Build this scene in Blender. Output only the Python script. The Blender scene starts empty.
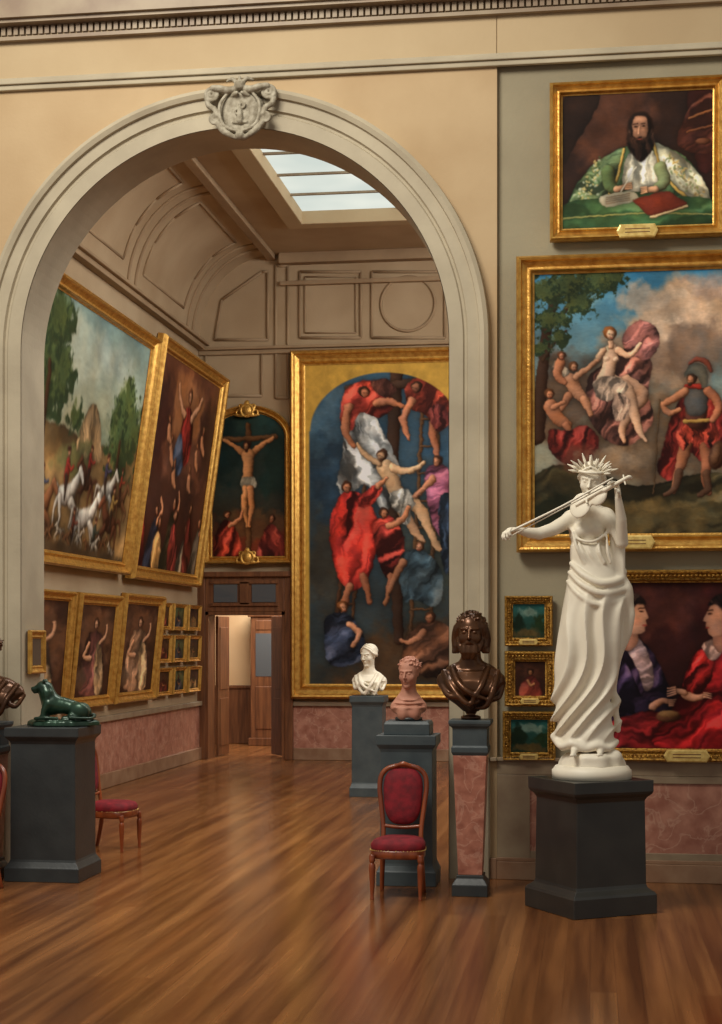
import bpy, math, numpy as np
from mathutils import Vector, Matrix

# ------------------------------------------------------------------ image coordinates and wall depths
EYE=1.6; FPX=1600.0; YAW=math.atan(229/1600.0)
SN,CS=math.sin(YAW),math.cos(YAW)
Y0=10.75      # gallery wall with the arch
WT=0.43       # its thickness
Y1=21.05      # end wall of far gallery
XL=-5.22      # left wall of far gallery
ZC=6.75
def pt(px,py,Y):
    """image pixel projected through the camera onto a wall standing at depth Y -> (X,Z) metres"""
    t=(px-361)/FPX; k=Y/(t*SN+CS)
    return (t*CS-SN)*k, EYE-(py-640)*k/FPX

sc=bpy.context.scene
sc.view_settings.view_transform='Standard'
sc.view_settings.look='None'

# ------------------------------------------------------------------ materials
def lin(c):
    c=np.asarray(c,float)/255.0
    return np.where(c<=0.04045,c/12.92,((c+0.055)/1.055)**2.4)
def L4(c):
    l=lin(c); return (float(l[0]),float(l[1]),float(l[2]),1)
def mat(name,col,rough=.5,metal=0.,col2=None,nscale=4.,stretch=(1,1,1),bump=0.,bscale=40.,spec=.5,coat=0.,contrast=(.35,.65),detail=5,vein=None):
    m=bpy.data.materials.new(name); m.use_nodes=True
    nt=m.node_tree; b=nt.nodes['Principled BSDF']
    b.inputs['Base Color'].default_value=L4(col); b.inputs['Roughness'].default_value=rough
    b.inputs['Metallic'].default_value=metal; b.inputs['Specular IOR Level'].default_value=spec
    b.inputs['Coat Weight'].default_value=coat
    tc=nt.nodes.new('ShaderNodeTexCoord')
    mp=nt.nodes.new('ShaderNodeMapping'); mp.inputs['Scale'].default_value=stretch
    nt.links.new(tc.outputs['Object'],mp.inputs['Vector'])
    if col2 is not None:
        n=nt.nodes.new('ShaderNodeTexNoise'); n.inputs['Scale'].default_value=nscale; n.inputs['Detail'].default_value=detail
        r=nt.nodes.new('ShaderNodeValToRGB')
        r.color_ramp.elements[0].position=contrast[0]; r.color_ramp.elements[1].position=contrast[1]
        r.color_ramp.elements[0].color=L4(col); r.color_ramp.elements[1].color=L4(col2)
        nt.links.new(mp.outputs[0],n.inputs['Vector']); nt.links.new(n.outputs['Fac'],r.inputs[0])
        out=r.outputs[0]
        if vein is not None:
            n3=nt.nodes.new('ShaderNodeTexNoise'); n3.inputs['Scale'].default_value=nscale*.6; n3.inputs['Detail'].default_value=6; n3.inputs['Distortion'].default_value=.8
            r3=nt.nodes.new('ShaderNodeValToRGB'); e=r3.color_ramp.elements
            e[0].position=.47; e[0].color=(0,0,0,1); e[1].position=.53; e[1].color=(0,0,0,1)
            x=e.new(.5); x.color=(.45,.45,.45,1)
            mx=nt.nodes.new('ShaderNodeMix'); mx.data_type='RGBA'; mx.inputs[7].default_value=L4(vein)
            nt.links.new(mp.outputs[0],n3.inputs['Vector']); nt.links.new(n3.outputs['Fac'],r3.inputs[0]); nt.links.new(r3.outputs[0],mx.inputs[0]); nt.links.new(out,mx.inputs[6]); out=mx.outputs[2]
        nt.links.new(out,b.inputs['Base Color'])
    if bump>0:
        n2=nt.nodes.new('ShaderNodeTexNoise'); n2.inputs['Scale'].default_value=bscale; n2.inputs['Detail'].default_value=4
        bp=nt.nodes.new('ShaderNodeBump'); bp.inputs['Strength'].default_value=bump; bp.inputs['Distance'].default_value=.02
        nt.links.new(mp.outputs[0],n2.inputs['Vector']); nt.links.new(n2.outputs['Fac'],bp.inputs['Height'])
        nt.links.new(bp.outputs[0],b.inputs['Normal'])
    return m
M={}
M['plaster']=mat('plaster_warm',(190,164,126),.8,col2=(178,150,112),nscale=1.5,bump=.06)
M['frieze']=mat('plaster_frieze',(188,166,130),.8,col2=(178,154,118),nscale=1.2,bump=.06)
M['stone']=mat('arch_stone',(184,172,146),.7,col2=(166,154,130),nscale=2.5,bump=.06)
M['carve']=mat('carved_stone',(174,166,146),.7,col2=(134,124,104),nscale=22,bump=.3,bscale=60)
M['wallgrey']=mat('wall_greige',(156,146,120),.85,col2=(142,132,108),nscale=1.5,bump=.1)
M['far']=mat('far_plaster',(184,160,128),.85,col2=(164,138,106),nscale=.9,bump=.08)
M['fardark']=mat('far_moulding',(168,142,110),.8,col2=(150,124,94),nscale=2)
M['marble_pink']=mat('pink_marble',(186,132,110),.35,col2=(150,94,76),nscale=9,detail=8,contrast=(.33,.67),vein=(206,166,142))
M['marble_rose']=mat('rose_marble_shaft',(190,128,106),.3,col2=(142,84,68),nscale=12,detail=8,contrast=(.33,.67),vein=(206,160,138))
M['rail']=mat('stone_rail',(152,134,108),.5,col2=(130,108,86),nscale=4)
M['base']=mat('stone_base',(156,124,96),.5,col2=(134,98,72),nscale=5)
M['gold']=mat('gilt',(222,176,90),.36,.7,col2=(180,126,54),nscale=18,bump=.2,bscale=60,contrast=(.35,.75))
M['golddark']=mat('gilt_carved',(204,156,70),.4,.65,col2=(110,70,28),nscale=50,bump=.6,bscale=100,contrast=(.4,.7))
M['brass']=mat('label_brass',(236,208,128),.4,.3,col2=(210,176,98),nscale=30)
M['slate']=mat('slate_pedestal',(52,56,56),.4,col2=(42,46,47),nscale=6,bump=.05)
M['slateblue']=mat('slate_blue_pedestal',(72,82,84),.45,col2=(58,68,72),nscale=6,bump=.05)
M['black']=mat('black_marble_pedestal',(42,42,40),.3,col2=(54,53,49),nscale=5,contrast=(.4,.8))
M['marble']=mat('white_marble',(240,232,212),.5,col2=(226,216,194),nscale=5,contrast=(.3,.8))
M['bronze']=mat('dark_bronze',(96,62,38),.32,.65,col2=(66,42,26),nscale=5,coat=.15)
M['green']=mat('green_bronze',(44,74,56),.35,.45,col2=(28,50,38),nscale=10,coat=.2)
M['terra']=mat('terracotta',(196,140,116),.65,col2=(180,120,98),nscale=8)
M['wood']=mat('chair_mahogany',(150,74,34),.3,col2=(106,44,20),nscale=12,stretch=(1,1,.3),coat=.3)
M['doorwood']=mat('door_oak',(124,78,46),.45,col2=(92,54,30),nscale=8,stretch=(3,3,.3))
M['velvet']=mat('red_velvet',(132,12,28),.8,col2=(100,6,20),nscale=20,bump=.1)
M['glassdark']=mat('transom_glass',(84,88,92),.15)
M['canvasback']=mat('canvas_back',(90,70,50),.9)
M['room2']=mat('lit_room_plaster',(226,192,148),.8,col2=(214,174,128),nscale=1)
def skymat():
    m=bpy.data.materials.new('skylight_glass'); m.use_nodes=True; nt=m.node_tree
    for n in list(nt.nodes): nt.nodes.remove(n)
    o=nt.nodes.new('ShaderNodeOutputMaterial'); e=nt.nodes.new('ShaderNodeEmission')
    tc=nt.nodes.new('ShaderNodeTexCoord'); n=nt.nodes.new('ShaderNodeTexNoise'); n.inputs['Scale'].default_value=.8
    r=nt.nodes.new('ShaderNodeValToRGB'); r.color_ramp.elements[0].color=L4((198,206,198)); r.color_ramp.elements[1].color=L4((224,226,214))
    r.color_ramp.elements[0].position=.35; r.color_ramp.elements[1].position=.65
    nt.links.new(tc.outputs['Object'],n.inputs['Vector']); nt.links.new(n.outputs['Fac'],r.inputs[0]); nt.links.new(r.outputs[0],e.inputs[0])
    e.inputs[1].default_value=1.15; nt.links.new(e.outputs[0],o.inputs[0]); return m
M['sky']=skymat()
def floormat():
    m=bpy.data.materials.new('parquet_planks'); m.use_nodes=True; nt=m.node_tree; b=nt.nodes['Principled BSDF']
    tc=nt.nodes.new('ShaderNodeTexCoord'); mp=nt.nodes.new('ShaderNodeMapping'); mp.inputs['Rotation'].default_value=(0,0,math.radians(90))
    br=nt.nodes.new('ShaderNodeTexBrick'); br.inputs['Scale'].default_value=1; br.inputs['Brick Width'].default_value=3.1
    br.inputs['Row Height'].default_value=.12; br.inputs['Mortar Size'].default_value=.0012; br.inputs['Mortar Smooth'].default_value=.6
    br.inputs['Color1'].default_value=L4((156,108,66)); br.inputs['Color2'].default_value=L4((134,86,48)); br.inputs['Mortar'].default_value=L4((96,58,32))
    br.offset=.37
    nt.links.new(tc.outputs['Object'],mp.inputs['Vector']); nt.links.new(mp.outputs[0],br.inputs['Vector'])
    def noise(scl,s,d,p0,p1,c0,c1):
        m2=nt.nodes.new('ShaderNodeMapping'); m2.inputs['Scale'].default_value=scl
        n=nt.nodes.new('ShaderNodeTexNoise'); n.inputs['Scale'].default_value=s; n.inputs['Detail'].default_value=d
        nt.links.new(tc.outputs['Object'],m2.inputs['Vector']); nt.links.new(m2.outputs[0],n.inputs['Vector'])
        r=nt.nodes.new('ShaderNodeValToRGB'); r.color_ramp.elements[0].position=p0; r.color_ramp.elements[1].position=p1
        r.color_ramp.elements[0].color=c0; r.color_ramp.elements[1].color=c1
        nt.links.new(n.outputs['Fac'],r.inputs[0]); return n,r
    n,r=noise((9,.35,1),1.2,5,.36,.66,(.46,.37,.31,1),(1.14,1.1,1.04,1))
    n3,r3=noise((.5,.25,1),1.2,3,.3,.7,(.74,.70,.66,1),(1.1,1.08,1.04,1))
    def mul(a,bb):
        mx=nt.nodes.new('ShaderNodeMix'); mx.data_type='RGBA'; mx.blend_type='MULTIPLY'; mx.inputs[0].default_value=1
        nt.links.new(a,mx.inputs[6]); nt.links.new(bb,mx.inputs[7]); return mx.outputs[2]
    nt.links.new(mul(mul(br.outputs['Color'],r.outputs[0]),r3.outputs[0]),b.inputs['Base Color'])
    b.inputs['Roughness'].default_value=.22; b.inputs['Specular IOR Level'].default_value=.6
    bp=nt.nodes.new('ShaderNodeBump'); bp.inputs['Strength'].default_value=.08; bp.inputs['Distance'].default_value=.01
    nt.links.new(n.outputs['Fac'],bp.inputs['Height']); nt.links.new(bp.outputs[0],b.inputs['Normal'])
    return m
M['floor']=floormat()
def paintmat():
    m=bpy.data.materials.new('oil_paint'); m.use_nodes=True; nt=m.node_tree; b=nt.nodes['Principled BSDF']
    a=nt.nodes.new('ShaderNodeAttribute'); a.attribute_name='Col'
    nt.links.new(a.outputs['Color'],b.inputs['Base Color']); b.inputs['Roughness'].default_value=.55; b.inputs['Specular IOR Level'].default_value=.12
    return m
M['paint']=paintmat()

# ------------------------------------------------------------------ mesh helpers
def link(o,parent=None):
    sc.collection.objects.link(o)
    if parent is not None: o.parent=parent
    return o
def mesh_obj(name,verts,faces,m,parent=None,smooth=False,bevel=0):
    me=bpy.data.meshes.new(name); me.from_pydata([tuple(v) for v in verts],[],[tuple(f) for f in faces]); me.update()
    if smooth: me.polygons.foreach_set('use_smooth',[True]*len(me.polygons))
    me.materials.append(M[m] if isinstance(m,str) else m)
    o=bpy.data.objects.new(name,me); link(o,parent)
    if bevel:
        md=o.modifiers.new('bevel','BEVEL'); md.width=bevel; md.segments=2; md.limit_method='ANGLE'
    return o
def empty(name,loc=(0,0,0),rz=0,mtx=None):
    e=bpy.data.objects.new(name,None); e.empty_display_size=.1; link(e)
    if mtx is not None: e.matrix_world=mtx
    else: e.location=loc; e.rotation_euler=(0,0,rz)
    return e
def boxes(name,lst,m,parent=None,bevel=0):
    V=[];F=[]
    for x0,x1,y0,y1,z0,z1 in lst:
        b=len(V)
        V+=[(x0,y0,z0),(x1,y0,z0),(x1,y1,z0),(x0,y1,z0),(x0,y0,z1),(x1,y0,z1),(x1,y1,z1),(x0,y1,z1)]
        F+=[(b,b+3,b+2,b+1),(b+4,b+5,b+6,b+7),(b,b+1,b+5,b+4),(b+1,b+2,b+6,b+5),(b+2,b+3,b+7,b+6),(b+3,b,b+4,b+7)]
    return mesh_obj(name,V,F,m,parent,False,bevel)
def rings_obj(name,rings,m,parent=None,smooth=True,caps=True,closed=False,bevel=0):
    n=len(rings[0]); V=[p for r in rings for p in r]; F=[]
    R=len(rings)
    for i in range(R if closed else R-1):
        a=i*n; b=((i+1)%R)*n
        for j in range(n):
            k=(j+1)%n; F.append((a+j,a+k,b+k,b+j))
    if caps and not closed:
        F.append(tuple(range(n))[::-1]); F.append(tuple((R-1)*n+j for j in range(n)))
    return mesh_obj(name,V,F,m,parent,smooth,bevel)
def catmull(P,n=6,closed=False):
    P=[Vector(p) for p in P]; out=[]; N=len(P)
    rng=range(N) if closed else range(N-1)
    for i in rng:
        if closed: p0,p1,p2,p3=P[(i-1)%N],P[i],P[(i+1)%N],P[(i+2)%N]
        else: p0,p1,p2,p3=P[max(i-1,0)],P[i],P[i+1],P[min(i+2,N-1)]
        for k in range(n):
            t=k/n; out.append(.5*((2*p1)+(p2-p0)*t+(2*p0-5*p1+4*p2-p3)*t*t+(3*p1-p0-3*p2+p3)*t**3))
    if not closed: out.append(P[-1])
    return out
def tube(name,P,R,m,parent=None,n=6,seg=10,closed=False,sm=True):
    Q=[tuple(p)+(r,) for p,r in zip(P,R if hasattr(R,'__len__') else [R]*len(P))]
    N=len(Q); rad=[]
    C=catmull([q[:3] for q in Q],n,closed)
    for i in range(len(C)):
        u=i/n; a=int(u)%N; b=(a+1)%N if closed else min(a+1,N-1); f=u-int(u)
        rad.append(Q[a][3]*(1-f)+Q[b][3]*f)
    rings=[]; prev=None
    for i,p in enumerate(C):
        if closed: d=C[(i+1)%len(C)]-C[i-1]
        else: d=C[min(i+1,len(C)-1)]-C[max(i-1,0)]
        d.normalize()
        if prev is None: u=d.orthogonal().normalized()
        else: u=(prev-d*prev.dot(d)).normalized()
        prev=u; w=d.cross(u)
        rings.append([tuple(p+(u*math.cos(a)+w*math.sin(a))*rad[i]) for a in [2*math.pi*j/seg for j in range(seg)]])
    return rings_obj(name,rings,m,parent,sm,closed=closed)
def block(name,keys,m,parent=None,bevel=.004):
    return rings_obj(name,[[(-a,-b,z),(a,-b,z),(a,b,z),(-a,b,z)] for a,b,z in keys],m,parent,False,bevel=bevel)
def lathe(name,keys,m,parent=None,n=40,c=(0,0)):
    return rings_obj(name,[[(c[0]+r*math.cos(2*math.pi*j/n),c[1]+r*math.sin(2*math.pi*j/n),z) for j in range(n)] for r,z in keys],m,parent,True)

# ------------------------------------------------------------------ sculpting by distance field
class Sculpt:
    def __init__(s,lo,hi,h):
        s.lo=np.array(lo,float); s.h=h; s.n=np.ceil((np.array(hi)-s.lo)/h).astype(int)+1
        s.ax=[(s.lo[i]+h*np.arange(s.n[i])).astype(np.float32) for i in range(3)]
        s.v=np.full(s.n,.5,np.float32)
    def win(s,lo,hi,pad):
        sl=[]
        for i in range(3):
            a=int(np.floor((lo[i]-pad-s.lo[i])/s.h)); b=int(np.ceil((hi[i]+pad-s.lo[i])/s.h))+1
            a=max(a,0); b=min(b,s.n[i])
            if b<=a: return None
            sl.append(slice(a,b))
        return tuple(sl), s.ax[0][sl[0]][:,None,None], s.ax[1][sl[1]][None,:,None], s.ax[2][sl[2]][None,None,:]
    def put(s,sl,d,k,sub=False):
        a=s.v[sl]
        if sub: a=-a
        k=max(k,1e-4); h=np.maximum(k-np.abs(a-d),0)/k
        r=np.minimum(a,d)-h*h*k*.25
        s.v[sl]=-r if sub else r
    def ell(s,c,r,R=None,k=.01,sub=False):
        c=np.array(c,float); r=np.array(r,float) if hasattr(r,'__len__') else np.array([r]*3,float)
        e=np.array([r.max()]*3) if R is not None else r
        w=s.win(c-e,c+e,k+3*s.h)
        if not w: return
        sl,X,Y,Z=w; X=X-c[0];Y=Y-c[1];Z=Z-c[2]
        if R is not None:
            R=np.array(R); x=X*R[0,0]+Y*R[1,0]+Z*R[2,0]; y=X*R[0,1]+Y*R[1,1]+Z*R[2,1]; z=X*R[0,2]+Y*R[1,2]+Z*R[2,2]
        else: x,y,z=X,Y,Z
        k0=np.sqrt((x/r[0])**2+(y/r[1])**2+(z/r[2])**2); k1=np.sqrt((x/r[0]**2)**2+(y/r[1]**2)**2+(z/r[2]**2)**2)+1e-9
        s.put(sl,k0*(k0-1)/k1,k,sub)
    def cap(s,a,b,ra,rb,k=.01,sub=False): s.segs([a,b],[ra,rb],k,sub)
    def segs(s,P,R,k,sub=False):
        P=np.array([list(p) for p in P],float); m=max(R)
        w=s.win(P.min(0)-m,P.max(0)+m,k+3*s.h)
        if not w: return
        sl,X,Y,Z=w; D=None
        for a,b,ra,rb in zip(P[:-1],P[1:],R[:-1],R[1:]):
            ab=b-a; L=float(ab@ab)+1e-12
            t=np.clip(((X-a[0])*ab[0]+(Y-a[1])*ab[1]+(Z-a[2])*ab[2])/L,0,1)
            d=np.sqrt((X-a[0]-t*ab[0])**2+(Y-a[1]-t*ab[1])**2+(Z-a[2]-t*ab[2])**2)-(ra+(rb-ra)*t)
            D=d if D is None else np.minimum(D,d)
        s.put(sl,D,k,sub)
    def chain(s,P,R,k=.01,n=4,sub=False):
        C=catmull(P,n); N=len(C)
        s.segs(C,[float(np.interp(i/n,range(len(P)),R)) for i in range(N)],k,sub)
    def tor(s,c,R,r,k=.006):
        c=np.array(c,float); e=np.array([R+r,r,R+r]); w=s.win(c-e,c+e,k+3*s.h)
        if not w: return
        sl,X,Y,Z=w; q=np.sqrt((X-c[0])**2+(Z-c[2])**2)-R
        s.put(sl,np.sqrt(q*q+(Y-c[1])**2)-r,k)
    def loft(s,keys,fold=None,k=.01):
        K=np.array(sorted(keys)); m=K[:,3:5].max()*1.25
        zz=np.linspace(K[0,0],K[-1,0],60); KK=np.stack([zz]+[np.interp(zz,K[:,0],K[:,i]) for i in range(1,5)],1)
        for _ in range(6): KK[1:-1,1:]=(KK[:-2,1:]+2*KK[1:-1,1:]+KK[2:,1:])/4
        K=KK
        w=s.win([K[:,1].min()-m,K[:,2].min()-m,K[0,0]],[K[:,1].max()+m,K[:,2].max()+m,K[-1,0]],k+2*s.h)
        if not w: return
        sl,X,Y,Z=w; f=lambda i: np.interp(Z,K[:,0],K[:,i])
        x=X-f(1); y=Y-f(2); a=f(3); b=f(4); r=np.sqrt(x*x+y*y)+1e-6; th=np.arctan2(y,x)
        Rr=1/np.sqrt((x/r/a)**2+(y/r/b)**2)
        if fold is not None: Rr=Rr*(1+fold(th,Z+0*th,x,y))
        d=(r-Rr)*.8
        d=np.maximum(d,np.maximum(K[0,0]-Z,Z-K[-1,0]))
        s.put(sl,d.astype(np.float32),k)
    def disp(s,lo,hi,fn):
        w=s.win(lo,hi,0); sl,X,Y,Z=w; s.v[sl]+=fn(X,Y,Z).astype(np.float32)
    def obj(s,name,m,parent=None,smooth=2):
        v=s.v
        for i in range(3):
            idx=[slice(None)]*3
            for e in (0,-1):
                idx[i]=e; v[tuple(idx)]=np.maximum(v[tuple(idx)],s.h)
        ins=v<0; nx,ny,nz=v.shape
        cnt=np.zeros((nx-1,ny-1,nz-1),np.int8)
        for a in (0,1):
            for b in (0,1):
                for c in (0,1): cnt+=ins[a:nx-1+a,b:ny-1+b,c:nz-1+c]
        act=(cnt>0)&(cnt<8); ids=np.full(act.shape,-1,np.int64); N=int(act.sum()); ids[act]=np.arange(N)
        idx=np.argwhere(act); acc=np.zeros((N,3)); num=np.zeros(N)
        for a in range(8):
            ca=np.array([a&1,(a>>1)&1,(a>>2)&1])
            for bit in range(3):
                if ca[bit]: continue
                cb=ca.copy(); cb[bit]=1
                ia=idx+ca; ib=idx+cb
                va=v[ia[:,0],ia[:,1],ia[:,2]]; vb=v[ib[:,0],ib[:,1],ib[:,2]]
                mk=(va<0)!=(vb<0); t=np.where(mk,va/np.where(mk,va-vb,1),0)
                acc+=np.where(mk[:,None],ca+t[:,None]*(cb-ca),0); num+=mk
        V=s.lo+s.h*(idx+acc/num[:,None])
        faces=[]
        for ax in range(3):
            u,w=(ax+1)%3,(ax+2)%3
            A=[slice(1,-1)]*3; A[ax]=slice(0,-1); B=list(A); B[ax]=slice(1,None)
            ia=ins[tuple(A)]; ib=ins[tuple(B)]
            g=np.argwhere(ia!=ib)
            off=np.array([1,1,1]); off[ax]=0; g=g+off
            s_in=ins[g[:,0],g[:,1],g[:,2]]
            q=[]
            for du,dw in ((-1,-1),(0,-1),(0,0),(-1,0)):
                c=g.copy(); c[:,u]+=du; c[:,w]+=dw; q.append(ids[c[:,0],c[:,1],c[:,2]])
            q=np.stack(q,1); q[~s_in]=q[~s_in][:,::-1]; faces.append(q)
        F=np.concatenate(faces); F=F[(F>=0).all(1)]
        for _ in range(smooth):
            S=np.zeros_like(V); C=np.zeros(N)
            for e in range(4):
                i=F[:,e]; j=F[:,(e+1)%4]
                for d in range(3): 
                    S[:,d]+=np.bincount(i,V[j,d],N)+np.bincount(j,V[i,d],N)
                C+=np.bincount(i,minlength=N)+np.bincount(j,minlength=N)
            V=V*.5+.5*S/np.maximum(C,1)[:,None]
        return mesh_obj(name,V.tolist(),F.tolist(),m,parent,True)

def rot(yaw=0,tilt=0,roll=0):
    return np.array((Matrix.Rotation(yaw,3,'Z')@Matrix.Rotation(tilt,3,'X')@Matrix.Rotation(roll,3,'Y')))
def head(S,c,H,R,hair='short',beard=False,ears=True,female=False):
    c=np.array(c,float)
    P=lambda x,y,z: c+R@(np.array([x,y,z])*H)
    E=lambda x,y,z,r,k=.03,sub=False: S.ell(P(x,y,z),np.array(r)*H,R,k*H,sub)
    C=lambda a,b,ra,rb,k=.03,sub=False: S.cap(P(*a),P(*b),ra*H,rb*H,k*H,sub)
    E(0,.07,.14,(.33,.40,.35),.05)
    E(0,-.06,-.12,(.255 if female else .275,.29,.34),.12)
    E(0,-.24,-.42,(.10,.09,.07),.1)
    for s in (-1,1):
        E(s*.13,-.385,.035,(.08,.07,.05),.05,True)
        E(s*.125,-.305,.025,(.055,.04,.035),.015)
        C((s*.05,-.35,.105),(s*.21,-.28,.115),.032,.024,.04)
        E(s*.17,-.22,-.12,(.08,.07,.08),.1)
        if ears: E(s*.30,.05,-.02,(.03,.07,.10),.03)
        E(s*.04,-.39,-.13,(.035,.035,.03),.03)
    C((0,-.345,.08),(0,-.445,-.11),.030,.042,.03)
    C((-.07,-.325,-.25),(.07,-.325,-.25),.019,.019,.02); E(0,-.345,-.245,(.045,.035,.024),.02)
    C((-.05,-.32,-.30),(.05,-.32,-.30),.024,.024,.02)
    rs=np.random.RandomState(7)
    def curlmass(n,rad):
        for i in range(n):
            ph=rs.uniform(-.15,1.0)*math.pi/2; th=rs.uniform(0,2*math.pi)
            x=.335*math.cos(ph)*math.sin(th); y=.10-.405*math.cos(ph)*math.cos(th); z=.18+.35*math.sin(ph)
            if y<-.12 and z<.40-.5*abs(x): continue
            d=rs.uniform(-.08,.08,3); C((x-d[0],y-d[1],z-abs(d[2])),(x+d[0],y+d[1],z+.02),rad,rad*.7,.012)
    if hair=='short':
        E(0,.12,.2,(.34,.395,.33),.06); curlmass(190,.034)
    if hair=='long':
        E(0,.11,.2,(.355,.395,.335),.05); curlmass(130,.032)
        for s in (-1,1):
            for (o,w) in ((0,.10),(.05,.08),(-.06,.07)):
                S.chain([P(s*(.10+o),-.20+abs(o),.40),P(s*(.32+o*.5),-.05+o,.14),P(s*(.36+o),.02+o,-.12),P(s*(.33+o),.02+o,-.3),P(s*(.37+o),-.02,-.45)],[.05*H,w*H,(w-.01)*H,(w+.01)*H,.04*H],.015*H)
        E(0,.3,-.15,(.30,.2,.38),.06)
    if hair=='bun':
        E(0,.12,.18,(.345,.40,.34),.02); E(0,.45,.15,(.17,.18,.17),.05)
        for s in (-1,1):
            for o in (0,.05,.10):
                S.chain([P(0,-.27+o*2,.42+o),P(s*.2,-.22+o*2,.30+o),P(s*.34,-.04+o*2,.08),P(s*.3,.22,-.05)],[.03*H,.045*H,.045*H,.04*H],.008*H)
    if beard:
        for s in (-1,0,1):
            S.chain([P(s*.12,-.27,-.33),P(s*.12,-.29,-.45),P(s*.08,-.29,-.6)],[.09*H,.09*H,.035*H],.015*H)
        for i in range(26):
            x=rs.uniform(-.2,.2); z=rs.uniform(-.55,-.3); C((x,-.33+abs(x)*.4,z),(x*.9,-.33+abs(x)*.4,z-.09),.035,.02,.01)
        for s in (-1,1):
            C((s*.02,-.365,-.205),(s*.13,-.32,-.27),.03,.022,.02)
            S.chain([P(s*.285,-.02,-.05),P(s*.25,-.14,-.25),P(s*.18,-.22,-.42)],[.045*H,.08*H,.08*H],.03*H)
def hand(S,w,d,n,side=1,curl=.5,sz=1.,spread=.15):
    w=np.array(w,float); d=np.array(d,float); d/=np.linalg.norm(d)
    n=np.array(n,float); n-=d*(n@d); n/=np.linalg.norm(n); t=np.cross(d,n)*side
    R=np.stack([d,t,n],1)
    S.ell(w+d*.045*sz,np.array([.055,.04,.019])*sz,R,.012)
    for i,(o,L) in enumerate(zip((.029,.010,-.010,-.028),(.074,.083,.077,.060))):
        p=w+(d*.082+t*o)*sz; a=0; pts=[p]; dd=d+t*spread*o*10
        dd/=np.linalg.norm(dd)
        for j,f in enumerate((.42,.33,.25)):
            a+=curl*(.8+.12*i)
            p=p+(dd*math.cos(a)+n*math.sin(a))*L*f*sz; pts.append(p)
        rr=(.0095,.009,.0082,.0072)
        for j in range(3): S.cap(pts[j],pts[j+1],rr[j]*sz,rr[j+1]*sz,.003)
    p=w+(d*.02+t*.033)*sz; q=p+(d*.6+t*.6+n*.35)*.04*sz; r=q+(d*.75+t*.1+n*.6)*.032*sz
    S.cap(p,q,.013*sz,.010*sz,.008); S.cap(q,r,.010*sz,.008*sz,.004)

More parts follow.
